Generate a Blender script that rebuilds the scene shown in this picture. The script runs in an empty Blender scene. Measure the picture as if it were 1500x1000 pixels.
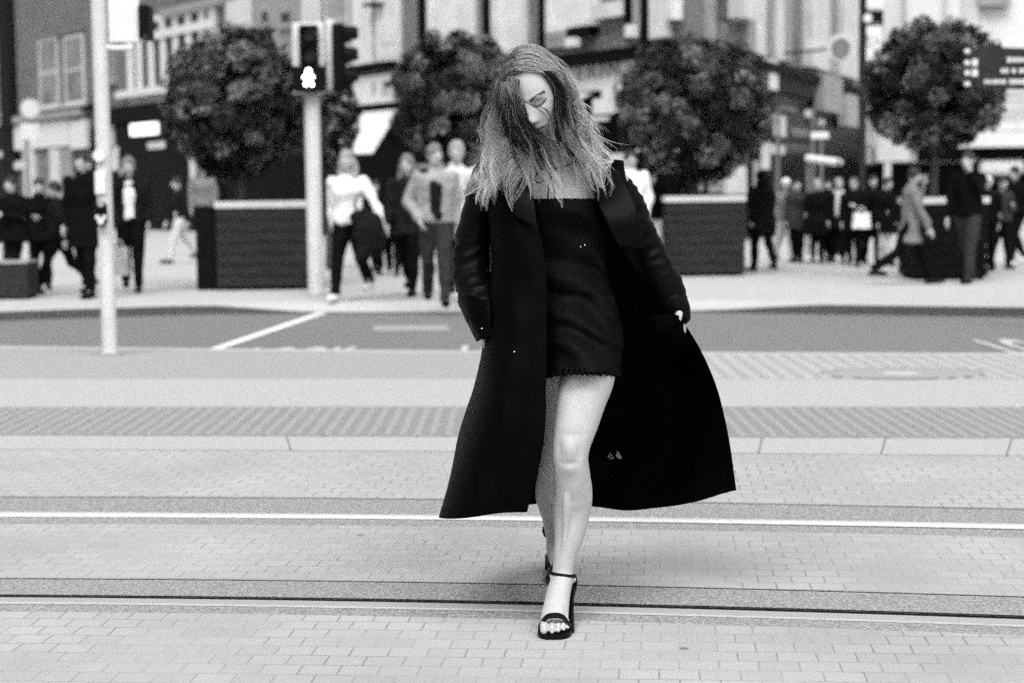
import bpy, bmesh, math, random
from mathutils import Vector, Matrix, noise
random.seed(7)
R = math.radians
scene = bpy.context.scene
COL = scene.collection

# ---------------------------------------------------------------- camera
FPX = 2500.0                      # focal length in pixels of a 1500 px wide frame
CAMH = 1.31
PITCH = math.atan(220.0 / FPX)
ROLL = R(-0.65)
cam_d = bpy.data.cameras.new('camera')
cam = bpy.data.objects.new('camera', cam_d)
COL.objects.link(cam)
cam_d.sensor_width = 36.0
cam_d.lens = FPX / 1500.0 * 36.0
cam_d.clip_start = 0.1
cam_d.clip_end = 1500.0
CM = Matrix.Translation((0, 0, CAMH)) @ Matrix.Rotation(R(90) - PITCH, 4, 'X') @ Matrix.Rotation(ROLL, 4, 'Z')
cam.matrix_world = CM
cam_d.dof.use_dof = True
cam_d.dof.focus_distance = 5.1
cam_d.dof.aperture_fstop = 2.7
cam_d.dof.aperture_blades = 0
scene.camera = cam

# ---------------------------------------------------------------- light
world = bpy.data.worlds.new('World')
scene.world = world
world.use_nodes = True
nt = world.node_tree
nt.nodes.clear()
SUN_EL, SUN_AZ = R(52), R(-28)      # azimuth measured from behind the camera towards its left
sky = nt.nodes.new('ShaderNodeTexSky')
sky.sky_type = 'NISHITA'
sky.sun_disc = False
sky.sun_elevation = SUN_EL
sky.sun_rotation = R(180) - SUN_AZ * -1
sky.air_density = 1.0
sky.dust_density = 4.0
bw = nt.nodes.new('ShaderNodeRGBToBW')
bg = nt.nodes.new('ShaderNodeBackground')
bg.inputs['Strength'].default_value = 0.13
wo = nt.nodes.new('ShaderNodeOutputWorld')
nt.links.new(sky.outputs[0], bw.inputs[0])
nt.links.new(bw.outputs[0], bg.inputs['Color'])
nt.links.new(bg.outputs[0], wo.inputs['Surface'])
sun_d = bpy.data.lights.new('sun', 'SUN')
sun_d.energy = 1.3
sun_d.angle = R(28)
sun = bpy.data.objects.new('sun', sun_d)
COL.objects.link(sun)
sd = Vector((math.sin(SUN_AZ) * math.cos(SUN_EL), -math.cos(SUN_AZ) * math.cos(SUN_EL), math.sin(SUN_EL)))
sun.rotation_euler = sd.to_track_quat('Z', 'Y').to_euler()
scene.view_settings.view_transform = 'Standard'
scene.view_settings.look = 'None'
scene.view_settings.gamma = 1.0
scene.view_settings.exposure = 0.95
scene.render.engine = 'CYCLES'
scene.cycles.use_denoising = False
scene.cycles.use_adaptive_sampling = True
scene.cycles.adaptive_threshold = 0.036
scene.cycles.adaptive_min_samples = 12
scene.cycles.max_bounces = 5
scene.cycles.diffuse_bounces = 3
scene.cycles.glossy_bounces = 2
scene.cycles.transmission_bounces = 4
scene.cycles.caustics_reflective = False
scene.cycles.caustics_refractive = False

# ---------------------------------------------------------------- pixel helpers (photo pixels, 1500 x 1000)
def ray(u, v):
    d = Vector(((u - 750.0) / FPX, -(v - 500.0) / FPX, -1.0))
    return (CM.to_3x3() @ d)
def G(u, v, z=0.0):
    d = ray(u, v)
    t = (z - CAMH) / d.z
    return Vector((0, 0, CAMH)) + d * t
def W(u, v, Y):
    d = ray(u, v)
    return Vector((0, 0, CAMH)) + d * (Y / d.y)
def PX(Y):                      # metres per photo pixel at depth Y
    return Y / FPX

# ---------------------------------------------------------------- materials (all neutral greys)
MATS = {}
def mat(name, v, rough=0.7, amp=0.12, scale=8.0, bump=0.0, bscale=40.0, spec=0.25, metal=0.0, detail=4.0, stretch=None):
    m = bpy.data.materials.new(name)
    m.use_nodes = True
    n = m.node_tree.nodes
    l = m.node_tree.links
    b = n['Principled BSDF']
    b.inputs['Roughness'].default_value = rough
    b.inputs['Metallic'].default_value = metal
    b.inputs['Specular IOR Level'].default_value = spec
    tc = n.new('ShaderNodeTexCoord')
    src = tc.outputs['Object']
    if stretch:
        mp = n.new('ShaderNodeMapping')
        mp.inputs['Scale'].default_value = stretch
        l.new(src, mp.inputs[0])
        src = mp.outputs[0]
    nz = n.new('ShaderNodeTexNoise')
    nz.inputs['Scale'].default_value = scale
    nz.inputs['Detail'].default_value = detail
    l.new(src, nz.inputs['Vector'])
    mr = n.new('ShaderNodeMapRange')
    mr.inputs['From Min'].default_value = 0.3
    mr.inputs['From Max'].default_value = 0.7
    mr.inputs['To Min'].default_value = v * (1 - amp)
    mr.inputs['To Max'].default_value = v * (1 + amp)
    l.new(nz.outputs['Fac'], mr.inputs['Value'])
    l.new(mr.outputs[0], b.inputs['Base Color'])
    if bump:
        n2 = n.new('ShaderNodeTexNoise')
        n2.inputs['Scale'].default_value = bscale
        n2.inputs['Detail'].default_value = 5.0
        l.new(src, n2.inputs['Vector'])
        bp = n.new('ShaderNodeBump')
        bp.inputs['Strength'].default_value = bump
        bp.inputs['Distance'].default_value = 0.01
        l.new(n2.outputs['Fac'], bp.inputs['Height'])
        l.new(bp.outputs[0], b.inputs['Normal'])
    MATS[name] = m
    return m

def brick_mat(name, c1, c2, mortar, bw_, bh, msize, rot=0.0, vertical=False, speck=0.25, rough=0.8, bump=0.2, wallrot=None):
    m = bpy.data.materials.new(name)
    m.use_nodes = True
    n = m.node_tree.nodes
    l = m.node_tree.links
    b = n['Principled BSDF']
    b.inputs['Roughness'].default_value = rough
    tc = n.new('ShaderNodeTexCoord')
    mp = n.new('ShaderNodeMapping')
    mp.vector_type = 'POINT'
    if vertical:
        mp.inputs['Rotation'].default_value = (R(90), 0, wallrot or 0.0)
    else:
        mp.inputs['Rotation'].default_value = (0, 0, rot)
    l.new(tc.outputs['Object'], mp.inputs[0])
    wob = n.new('ShaderNodeTexNoise')
    wob.inputs['Scale'].default_value = 1.7
    l.new(mp.outputs[0], wob.inputs['Vector'])
    vm = n.new('ShaderNodeVectorMath')
    vm.operation = 'SCALE'
    vm.inputs['Scale'].default_value = 0.012
    l.new(wob.outputs['Color'], vm.inputs[0])
    va = n.new('ShaderNodeVectorMath')
    va.operation = 'ADD'
    l.new(mp.outputs[0], va.inputs[0])
    l.new(vm.outputs[0], va.inputs[1])
    bt = n.new('ShaderNodeTexBrick')
    bt.inputs['Color1'].default_value = (c1, c1, c1, 1)
    bt.inputs['Color2'].default_value = (c2, c2, c2, 1)
    if vertical: bt.inputs['Mortar'].default_value = (mortar, mortar, mortar, 1)
    else:                      # joints are open in places and filled with pale sand elsewhere
        jn = n.new('ShaderNodeTexNoise'); jn.inputs['Scale'].default_value = 2.6; jn.inputs['Detail'].default_value = 6.0
        l.new(tc.outputs['Object'], jn.inputs['Vector'])
        jm = n.new('ShaderNodeMapRange'); jm.inputs['From Min'].default_value = 0.42; jm.inputs['From Max'].default_value = 0.62
        jm.inputs['To Min'].default_value = c2 * .93; jm.inputs['To Max'].default_value = mortar * .8
        l.new(jn.outputs['Fac'], jm.inputs['Value']); l.new(jm.outputs[0], bt.inputs['Mortar'])
    bt.inputs['Scale'].default_value = 1.0
    bt.inputs['Brick Width'].default_value = bw_
    bt.inputs['Row Height'].default_value = bh
    bt.inputs['Mortar Size'].default_value = msize
    bt.inputs['Mortar Smooth'].default_value = 0.3
    l.new(va.outputs[0], bt.inputs['Vector'])
    nz = n.new('ShaderNodeTexNoise')
    nz.inputs['Scale'].default_value = 160.0
    nz.inputs['Detail'].default_value = 3.0
    l.new(tc.outputs['Object'], nz.inputs['Vector'])
    n3 = n.new('ShaderNodeTexNoise')
    n3.inputs['Scale'].default_value = 1.3
    n3.inputs['Detail'].default_value = 5.0
    l.new(tc.outputs['Object'], n3.inputs['Vector'])
    mr = n.new('ShaderNodeMapRange')
    mr.inputs['From Min'].default_value = 0.25
    mr.inputs['From Max'].default_value = 0.75
    mr.inputs['To Min'].default_value = 1 - speck
    mr.inputs['To Max'].default_value = 1 + speck
    l.new(nz.outputs['Fac'], mr.inputs['Value'])
    mr3 = n.new('ShaderNodeMapRange')
    mr3.inputs['From Min'].default_value = 0.3
    mr3.inputs['From Max'].default_value = 0.7
    mr3.inputs['To Min'].default_value = 0.86
    mr3.inputs['To Max'].default_value = 1.1
    l.new(n3.outputs['Fac'], mr3.inputs['Value'])
    mm = n.new('ShaderNodeMath')
    mm.operation = 'MULTIPLY'
    l.new(mr.outputs[0], mm.inputs[0])
    l.new(mr3.outputs[0], mm.inputs[1])
    if not vertical:           # trodden gum and grit
        vo = n.new('ShaderNodeTexVoronoi'); vo.inputs['Scale'].default_value = 2.3; vo.inputs['Randomness'].default_value = 1.0
        l.new(tc.outputs['Object'], vo.inputs['Vector'])
        vr = n.new('ShaderNodeMapRange'); vr.inputs['From Min'].default_value = 0.028; vr.inputs['From Max'].default_value = 0.045
        vr.inputs['To Min'].default_value = 0.45; vr.inputs['To Max'].default_value = 1.0
        l.new(vo.outputs['Distance'], vr.inputs['Value'])
        m4 = n.new('ShaderNodeMath'); m4.operation = 'MULTIPLY'
        l.new(mm.outputs[0], m4.inputs[0]); l.new(vr.outputs[0], m4.inputs[1]); mm = m4
    sc = n.new('ShaderNodeVectorMath')
    sc.operation = 'SCALE'
    l.new(bt.outputs['Color'], sc.inputs[0])
    l.new(mm.outputs[0], sc.inputs['Scale'])
    l.new(sc.outputs[0], b.inputs['Base Color'])
    bp = n.new('ShaderNodeBump')
    bp.inputs['Strength'].default_value = bump
    bp.inputs['Distance'].default_value = 0.006
    inv = n.new('ShaderNodeMath')
    inv.operation = 'SUBTRACT'
    inv.inputs[0].default_value = 1.0
    l.new(bt.outputs['Fac'], inv.inputs[1])
    ad = n.new('ShaderNodeMath')
    ad.operation = 'MULTIPLY_ADD'
    ad.inputs[1].default_value = 0.5
    l.new(nz.outputs['Fac'], ad.inputs[0])
    l.new(inv.outputs[0], ad.inputs[2])
    l.new(ad.outputs[0], bp.inputs['Height'])
    l.new(bp.outputs[0], b.inputs['Normal'])
    MATS[name] = m
    return m

def emit(name, v, s):
    m = bpy.data.materials.new(name)
    m.use_nodes = True
    b = m.node_tree.nodes['Principled BSDF']
    b.inputs['Base Color'].default_value = (v, v, v, 1)
    b.inputs['Emission Color'].default_value = (1, 1, 1, 1)
    b.inputs['Emission Strength'].default_value = s
    MATS[name] = m
    return m

def attr_mat(name, rough, spec, lo=1.0):
    m = bpy.data.materials.new(name)
    m.use_nodes = True
    n = m.node_tree.nodes
    b = n['Principled BSDF']
    b.inputs['Roughness'].default_value = rough
    b.inputs['Specular IOR Level'].default_value = spec
    a = n.new('ShaderNodeAttribute')
    a.attribute_name = 'tone'
    m.node_tree.links.new(a.outputs['Color'], b.inputs['Base Color'])
    MATS[name] = m
    return m

M = MATS
mat('concrete', 0.27, 0.85, 0.45, 90, 0.6, 120, detail=6)
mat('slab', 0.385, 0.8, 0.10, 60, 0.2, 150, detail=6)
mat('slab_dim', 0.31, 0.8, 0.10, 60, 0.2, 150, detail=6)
mat('pavement', 0.42, 0.85, 0.08, 5, 0.1, 60)
mat('asphalt', 0.17, 0.9, 0.12, 30, 0.3, 150, detail=6)
mat('kerb', 0.46, 0.8, 0.08, 10)
mat('gutter_shade', 0.07, 0.9, 0.1, 10)
mat('rail_steel', 0.68, 0.3, 0.04, 3, metal=0.3, stretch=(0.3, 20, 1))
mat('rail_edge', 0.335, 0.6, 0.12, 6, metal=0.0, stretch=(0.5, 30, 1))
mat('groove', 0.008, 0.9, 0.3, 20, stretch=(1, 10, 1))
mat('road_paint', 0.75, 0.7, 0.1, 20)
mat('rib', 0.29, 0.8, 0.08, 40)
mat('tactile', 0.23, 0.8, 0.1, 60, detail=6)
mat('joint', 0.15, 0.9, 0.2, 20)
brick_mat('setts', 0.375, 0.345, 0.26, 0.110, 0.096, 0.0034, rot=R(5), speck=0.2, bump=0.2)
brick_mat('setts_far', 0.375, 0.345, 0.24, 0.116, 0.102, 0.0045, rot=R(5), speck=0.18, bump=0.35)
mat('skin', 0.385, 0.5, 0.06, 22, 0.03, 160)
mat('eyelid', 0.20, 0.5, 0.05, 30)
mat('lip', 0.15, 0.4, 0.05, 30)
mat('brow', 0.05, 0.8, 0.2, 60)
mat('coat_black', 0.0012, 0.5, 0.3, 20, 0.15, 400, spec=0.02)
mat('coat_inner', 0.001, 0.8, 0.3, 20, 0.05, 400, spec=0.01)
mat('coat_sleeve', 0.0015, 0.42, 0.3, 20, 0.15, 400, spec=0.07)
mat('dress_black', 0.0018, 0.55, 0.3, 30, 0.35, 300, spec=0.06)
mat('shoe_black', 0.003, 0.45, 0.2, 30, spec=0.1)
mat('cord_black', 0.005, 0.7, 0.2, 30)
mat('nail', 0.62, 0.25, 0.03, 30)
mat('metal_bright', 0.8, 0.2, 0.05, 30, metal=0.9)
attr_mat('hair', 0.38, 0.35)
attr_mat('foliage', 0.6, 0.12)
mat('bark', 0.06, 0.9, 0.3, 15)
mat('wood_dark', 0.022, 0.7, 0.35, 3, stretch=(1, 1, 9), spec=0.1)
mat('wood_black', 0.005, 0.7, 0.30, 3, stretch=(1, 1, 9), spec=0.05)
mat('rim_stone', 0.5, 0.8, 0.1, 9)
mat('pole_paint', 0.43, 0.45, 0.08, 5)
mat('pole_black', 0.006, 0.4, 0.1, 5, spec=0.1)
mat('white_paint', 0.62, 0.5, 0.05, 5)
mat('grey_paint', 0.30, 0.5, 0.1, 5)
mat('black_plastic', 0.003, 0.5, 0.1, 5, spec=0.08)
mat('lens_dark', 0.03, 0.2, 0.1, 5)
emit('lamp_white', 0.9, 5.0)
emit('shop_light', 0.7, 0.8)
mat('stone_pale', 0.54, 0.8, 0.14, 2)
mat('stone_mid', 0.27, 0.8, 0.12, 2)
mat('stone_grey', 0.15, 0.8, 0.15, 2)
mat('blind', 0.6, 0.8, 0.14, 1.5)
mat('dark_trim', 0.003, 0.6, 0.2, 5, spec=.05)
mat('shop_dark', 0.002, 0.3, 0.5, 2, spec=0.03)  # darkness of the recessed interiors put into flat near-black panels
mat('glass_dark', 0.012, 0.12, 0.6, 0.8, spec=0.2)
mat('glass_grey', 0.16, 0.2, 0.5, 0.8)
mat('awning', 0.72, 0.8, 0.05, 5)
for k, v in (('cloth_black', 0.003), ('cloth_dark', 0.009), ('cloth_charcoal', 0.03), ('cloth_grey', 0.16), ('cloth_beige', 0.27), ('cloth_light', 0.5), ('cloth_white', 0.7)):
    mat(k, v, 0.85, 0.15, 12, spec=0.06)
mat('hair_dark', 0.02, 0.6, 0.3, 20)
mat('hair_grey', 0.14, 0.6, 0.3, 20)
mat('hair_fair', 0.26, 0.6, 0.3, 20)
mat('plastic_bag', 0.30, 0.4, 0.2, 12)

# ---------------------------------------------------------------- mesh tools
ORG = {}
class MB:
    def __init__(s):
        s.v = []; s.f = []; s.mi = []
    def quadring(s, a, b, closed=True):
        n = len(a)
        for i in range(n if closed else n - 1):
            j = (i + 1) % n
            s.f.append((a[i], a[j], b[j], b[i]))
    def ring(s, pts):
        i0 = len(s.v)
        s.v.extend([Vector(p) for p in pts])
        return list(range(i0, i0 + len(pts)))
    def cap(s, r, flip=False):
        s.f.append(tuple(reversed(r)) if flip else tuple(r))
    def box8(s, p):          # p: 8 corners, bottom ring 4 then top ring 4
        i = len(s.v)
        s.v.extend([Vector(q) for q in p])
        for f in ((3, 2, 1, 0), (4, 5, 6, 7), (0, 1, 5, 4), (1, 2, 6, 5), (2, 3, 7, 6), (3, 0, 4, 7)):
            s.f.append(tuple(i + k for k in f))
    def box(s, c, size, rot=0.0, bevel=0.0):
        cx, cy, cz = c
        a, b, h = size[0] / 2, size[1] / 2, size[2] / 2
        cr, sr = math.cos(rot), math.sin(rot)
        def q(x, y, z): return (cx + x * cr - y * sr, cy + x * sr + y * cr, cz + z)
        s.box8([q(-a, -b, -h), q(a, -b, -h), q(a, b, -h), q(-a, b, -h), q(-a, -b, h), q(a, -b, h), q(a, b, h), q(-a, b, h)])
    def prism(s, foot, z0, z1):
        a = s.ring([(p[0], p[1], z0) for p in foot])
        b = s.ring([(p[0], p[1], z1) for p in foot])
        s.quadring(a, b)
        s.cap(a, True); s.cap(b)
    def lathe(s, c, prof, seg=16, axis=None):
        ax = Vector(axis).normalized() if axis else Vector((0, 0, 1))
        e1 = ax.orthogonal().normalized(); e2 = ax.cross(e1)
        rs = []
        for r, h in prof:
            rs.append(s.ring([Vector(c) + ax * h + (e1 * math.cos(2 * math.pi * k / seg) + e2 * math.sin(2 * math.pi * k / seg)) * max(r, 1e-4) for k in range(seg)]))
        for a, b in zip(rs, rs[1:]): s.quadring(a, b)
        s.cap(rs[0], True); s.cap(rs[-1])
    def tube(s, pts, rad, seg=8, ref=None, ratio=None, flat=1.0):
        """tapered tube with rounded ends; ratio = depth/width"""
        pts = [Vector(p) for p in pts]
        n = len(pts)
        if not hasattr(rad, '__len__'): rad = [rad] * n
        if ratio is None: ratio = 1.0
        if not hasattr(ratio, '__len__'): ratio = [ratio] * n
        T = []
        for i in range(n):
            t = pts[min(i + 1, n - 1)] - pts[max(i - 1, 0)]
            T.append(t.normalized())
        if ref is None:
            e = T[0].orthogonal().normalized()
        rings = []
        for i in range(n):
            if ref is None:
                e = (e - T[i] * e.dot(T[i])).normalized()
                e1 = e
            else:
                e1 = T[i].cross(Vector(ref)).normalized()
            e2 = e1.cross(T[i]).normalized()
            def circ(c, k1): return s.ring([c + (e1 * math.cos(2 * math.pi * k / seg) + e2 * math.sin(2 * math.pi * k / seg) * ratio[i]) * k1 for k in range(seg)])
            if i == 0:
                for a in (1.35, 0.75): rings.append(circ(pts[0] - T[0] * rad[0] * math.sin(a) * min(1, ratio[0]) * flat, rad[0] * math.cos(a)))
            rings.append(circ(pts[i], rad[i]))
            if i == n - 1:
                for a in (0.75, 1.35): rings.append(circ(pts[-1] + T[-1] * rad[-1] * math.sin(a) * min(1, ratio[-1]), rad[-1] * math.cos(a)))
        for a, b in zip(rings, rings[1:]): s.quadring(a, b)
        s.cap(rings[0], True); s.cap(rings[-1])
    def ball(s, c, r, seg=14, rings=9, M3=None):
        c = Vector(c)
        if not hasattr(r, '__len__'): r = (r, r, r)
        rs = []
        for j in range(1, rings):
            ph = math.pi * j / rings
            pp = []
            for k in range(seg):
                th = 2 * math.pi * k / seg
                q = Vector((r[0] * math.sin(ph) * math.cos(th), r[1] * math.sin(ph) * math.sin(th), -r[2] * math.cos(ph)))
                if M3: q = M3 @ q
                pp.append(c + q)
            rs.append(s.ring(pp))
        for a, b in zip(rs, rs[1:]): s.quadring(a, b)
        q0 = Vector((0, 0, -r[2])); q1 = Vector((0, 0, r[2]))
        if M3: q0 = M3 @ q0; q1 = M3 @ q1
        i = len(s.v); s.v.extend([c + q0, c + q1])
        for k in range(seg):
            s.f.append((i, rs[0][(k + 1) % seg], rs[0][k])); s.f.append((i + 1, rs[-1][k], rs[-1][(k + 1) % seg]))
    def mesh(s, name, org=(0, 0, 0)):
        o = Vector(org)
        me = bpy.data.meshes.new(name)
        me.from_pydata([tuple(p - o) for p in s.v], [], s.f)
        me.update()
        return me
    def build(s, name, m, parent=None, smooth=False, loc=None, bevel=0.0):
        org = ORG.get(parent.name, Vector((0, 0, 0))) if parent else (Vector(loc) if loc is not None else Vector((0, 0, 0)))
        me = s.mesh(name, org)
        if not isinstance(m, (list, tuple)): m = [m]
        for q in m: me.materials.append(MATS[q] if isinstance(q, str) else q)
        for i, x in enumerate(s.mi):
            if i < len(me.polygons): me.polygons[i].material_index = x
        if smooth:
            for p in me.polygons: p.use_smooth = True
        o = bpy.data.objects.new(name, me)
        COL.objects.link(o)
        if parent: o.parent = parent
        else: o.location = org
        ORG[o.name] = org
        if bevel:
            bv = o.modifiers.new('bevel', 'BEVEL'); bv.width = bevel; bv.segments = 2; bv.limit_method = 'ANGLE'
        return o

def tag(o, label=None, cat=None, group=None, kind=None):
    if label: o['label'] = label
    if cat: o['category'] = cat
    if group: o['group'] = group
    if kind: o['kind'] = kind
    return o
def empty(name, loc, label, cat, group=None, rz=0.0):
    o = bpy.data.objects.new(name, None)
    COL.objects.link(o)
    o.empty_display_size = 0.2
    o.location = loc; o.rotation_euler.z = rz
    ORG[o.name] = Vector(loc)
    return tag(o, label, cat, group)

def remesh(mb, name, voxel, smooth=2, m='skin', parent=None, disp=None, sub=0):
    me = mb.mesh('tmp')
    t = bpy.data.objects.new('tmp', me); COL.objects.link(t)
    r = t.modifiers.new('r', 'REMESH'); r.mode = 'VOXEL'; r.voxel_size = voxel
    if smooth:
        k = t.modifiers.new('s', 'SMOOTH'); k.factor = 0.5; k.iterations = smooth
    dg = bpy.context.evaluated_depsgraph_get()
    nm = bpy.data.meshes.new_from_object(t.evaluated_get(dg))
    bpy.data.objects.remove(t); bpy.data.meshes.remove(me)
    nm.name = name
    org = ORG.get(parent.name, Vector((0, 0, 0))) if parent else Vector((0, 0, 0))
    nv = len(nm.vertices)
    cs = [0.0] * (nv * 3); nm.vertices.foreach_get('co', cs)
    ns = [0.0] * (nv * 3)
    if disp: nm.vertices.foreach_get('normal', ns)
    for i in range(0, nv * 3, 3):
        p = Vector(cs[i:i + 3])
        if disp: p = p + disp(p, Vector(ns[i:i + 3]))
        cs[i] = p.x - org.x; cs[i + 1] = p.y - org.y; cs[i + 2] = p.z - org.z
    nm.vertices.foreach_set('co', cs); nm.update()
    nm.materials.clear(); nm.materials.append(MATS[m])
    for p in nm.polygons: p.use_smooth = True
    o = bpy.data.objects.new(name, nm); COL.objects.link(o)
    if parent: o.parent = parent
    ORG[o.name] = org
    return o

def crom(P, n):
    """Catmull-Rom resample of tuples to n points"""
    out = []
    m = len(P) - 1
    for i in range(n):
        t = i / (n - 1) * m
        k = min(int(t), m - 1); f = t - k
        p0, p1, p2, p3 = P[max(k - 1, 0)], P[k], P[k + 1], P[min(k + 2, m)]
        out.append(tuple(0.5 * ((2 * b) + (c - a) * f + (2 * a - 5 * b + 4 * c - d) * f * f + (-a + 3 * b - 3 * c + d) * f ** 3) for a, b, c, d in zip(p0, p1, p2, p3)))
    return out
def limb(mb, S, seg=16, n=None, ratio=1.0):
    """S: (u, v, Y, halfwidth_px) ; swept tube given in the photo's frame at true depth"""
    S = [tuple(q) + ((1.0,) if len(q) == 4 else ()) for q in S]
    S = crom(S, n or len(S) * 4)
    mb.tube([W(q[0], q[1], q[2]) for q in S], [q[3] * PX(q[2]) for q in S], seg, ref=(0, 1, 0), ratio=[q[4] * ratio for q in S])
# ================================================================ GROUND
def boundary(v0, v1, v2, z=0.0):
    P = [G(0, v0, z), G(750, v1, z), G(1500, v2, z)]
    x0, x1, x2 = (p.x for p in P); y0, y1, y2 = (p.y for p in P)
    def f(x):
        def q(t): return y0 * (t - x1) * (t - x2) / ((x0 - x1) * (x0 - x2)) + y1 * (t - x0) * (t - x2) / ((x1 - x0) * (x1 - x2)) + y2 * (t - x0) * (t - x1) / ((x2 - x0) * (x2 - x1))
        lo, hi = x0 * 1.15, x2 * 1.15
        if x < lo: return q(lo) + (q(lo + .05) - q(lo)) / .05 * (x - lo)
        if x > hi: return q(hi) + (q(hi) - q(hi - .05)) / .05 * (x - hi)
        return q(x)
    return f
XS = [-40, -30, -22, -16, -12, -9, -7] + [-6 + 0.25 * i for i in range(49)] + [7, 9, 12, 16, 22, 30, 40]
def strip(name, m, fa, fb, z=0.0, xs=XS, label=None, dz=None):
    mb = MB()
    a = mb.ring([(x, fa(x), z) for x in xs])
    b = mb.ring([(x, max(fb(x), fa(x) + .001), z if dz is None else z + dz) for x in xs])
    mb.quadring(a, b, closed=False)
    o = mb.build(name, m)
    return tag(o, kind='structure')
const = lambda c: (lambda x: c)
B1 = boundary(895, 906, 930)
B2 = boundary(882.5, 894.0, 916.5)
B3 = boundary(875.0, 885.8, 907.5)
B4 = boundary(870.5, 880.5, 901.5)
B5 = boundary(846, 854, 873)
B6 = boundary(767, 772, 787)
B7a = boundary(755.2, 761.5, 774.5)
B7 = boundary(753.5, 759.0, 771.5)
B8 = boundary(750.2, 756.0, 768.2)
B9 = boundary(727, 731.5, 745)
B10 = boundary(658, 661.5, 667.5)
B11 = boundary(637.5, 640, 642)
B12 = boundary(596, 595, 596)
B13 = boundary(555, 555, 556)
B14 = boundary(506.5, 514, 517)
base = MB()
base.v = [Vector(p) for p in ((-300, -60, -0.13), (300, -60, -0.13), (300, 500, -0.13), (-300, 500, -0.13))]
base.f = [(0, 1, 2, 3)]
tag(base.build('ground', 'pavement'), kind='structure')
strip('paving_near', 'setts', const(-8.0), B1)
strip('track_bed_near', 'concrete', B1, B2, -0.003)
strip('track_bed_middle', 'concrete', B4, B5, -0.003)
strip('paving_between_rails', 'setts', B5, B6)
strip('track_bed_far', 'concrete', B6, B7a, -0.003)
strip('track_bed_outer', 'concrete', B8, B9, -0.003)
strip('paving_platform', 'setts_far', B9, B10)
strip('kerb_slabs', 'slab', lambda x: B10(x) + .012, B11)
strip('kerb_joint', 'joint', B10, lambda x: B10(x) + .012, -0.002)
strip('tactile_strip', 'tactile', B11, B12)
strip('slab_path', 'slab', B12, B13)
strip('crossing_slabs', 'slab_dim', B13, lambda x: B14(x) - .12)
strip('platform_kerb', 'kerb', lambda x: B14(x) - .12, B14)
strip('platform_kerb_face', 'kerb', B14, lambda x: B14(x) + .01, 0.0, dz=-0.10)
# rails: one thing each, head + groove
def rail(fa, fg, fb, label, wide):
    mb = MB()
    xs = [x for x in XS if -30 <= x <= 30]
    a = mb.ring([(x, fa(x), -0.002) for x in xs]); b = mb.ring([(x, fa(x) + .004, 0.003) for x in xs])
    c = mb.ring([(x, fg(x) - .003, 0.003) for x in xs]); d = mb.ring([(x, fg(x), -0.03) for x in xs])
    for p, q in ((a, b), (b, c), (c, d)): mb.quadring(p, q, closed=False)
    o = mb.build('tram_rail', 'rail_steel' if wide else 'rail_edge')
    g = MB()
    a = g.ring([(x, fg(x), -0.035) for x in xs]); b = g.ring([(x, fb(x), -0.035) for x in xs]); c = g.ring([(x, fb(x) + .002, 0.001) for x in xs])
    e = g.ring([(x, fb(x) + .012, 0.001) for x in xs])
    g.quadring(a, b, closed=False); g.quadring(b, c, closed=False)
    gg = g.build('rail_groove', 'groove', o)
    return tag(o, label, 'tram rail')
rail(B2, B3, B4, 'nearer tram rail with a black groove, passing under the front sandal', False)
r2 = MB(); xs = [x for x in XS if -30 <= x <= 30]
a = r2.ring([(x, B7(x), -0.007) for x in xs]); b = r2.ring([(x, B7(x) + .004, 0.004) for x in xs]); c = r2.ring([(x, B8(x) - .004, 0.004) for x in xs]); d = r2.ring([(x, B8(x), -0.004) for x in xs])
for p, q in ((a, b), (b, c), (c, d)): r2.quadring(p, q, closed=False)
ro = r2.build('tram_rail', 'rail_steel')
tag(ro, 'bright polished far tram rail running behind the coat hem', 'tram rail')
g2 = MB(); a = g2.ring([(x, B7a(x), -0.006) for x in xs]); b = g2.ring([(x, B7(x), -0.012) for x in xs]); g2.quadring(a, b, closed=False)
g2.build('rail_groove', 'groove', ro)

# joints across the kerb slabs
jb = MB()
for u in (420, 1111, 1289, 1470):
    p = G(u, 665); q = G(u + (u - 700) * .012, 641)
    x = (p.x + q.x) / 2
    d = Vector((0.007, 0, 0))
    i = len(jb.v)
    jb.v += [Vector((p.x, B10(p.x) + .01, .002)), Vector((p.x + .008, B10(p.x) + .01, .002)), Vector((q.x + .008, B11(q.x), .002)), Vector((q.x, B11(q.x), .002))]
    jb.f.append((i, i + 1, i + 2, i + 3))
tag(jb.build('slab_joints', 'joint'), kind='structure')
# corduroy ribs: raised bars with dark gaps between
def ribs(name, fa, fb, x0, x1, step, wid, m, lean=0.12, h=0.007):
    rb = MB(); x = x0
    while x < x1:
        ya, yb = fa(x) + .03, fb(x) - .03
        xb = x + lean
        n = 5
        sec = []
        for k in range(n + 1):
            t = k / n
            xx = x + (xb - x) * t; yy = ya + (yb - ya) * t
            sec.append(rb.ring([(xx, yy, .0005), (xx + wid * .2, yy, h), (xx + wid * .8, yy, h), (xx + wid, yy, .0005)]))
        for a, b in zip(sec, sec[1:]): rb.quadring(a, b, closed=False)
        rb.cap(sec[0]); rb.cap(sec[-1], True)
        x += step * random.uniform(.98, 1.02)
    return tag(rb.build(name, m), kind='structure')
ribs('tactile_ribs', B11, B12, -8, 8, 0.083, 0.046, 'rib', lean=0.0)
ribs('crossing_ribs', B13, lambda x: B14(x) - .2, G(1030, 540).x, 9, 0.125, 0.075, 'slab', lean=0.0, h=.006)
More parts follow.
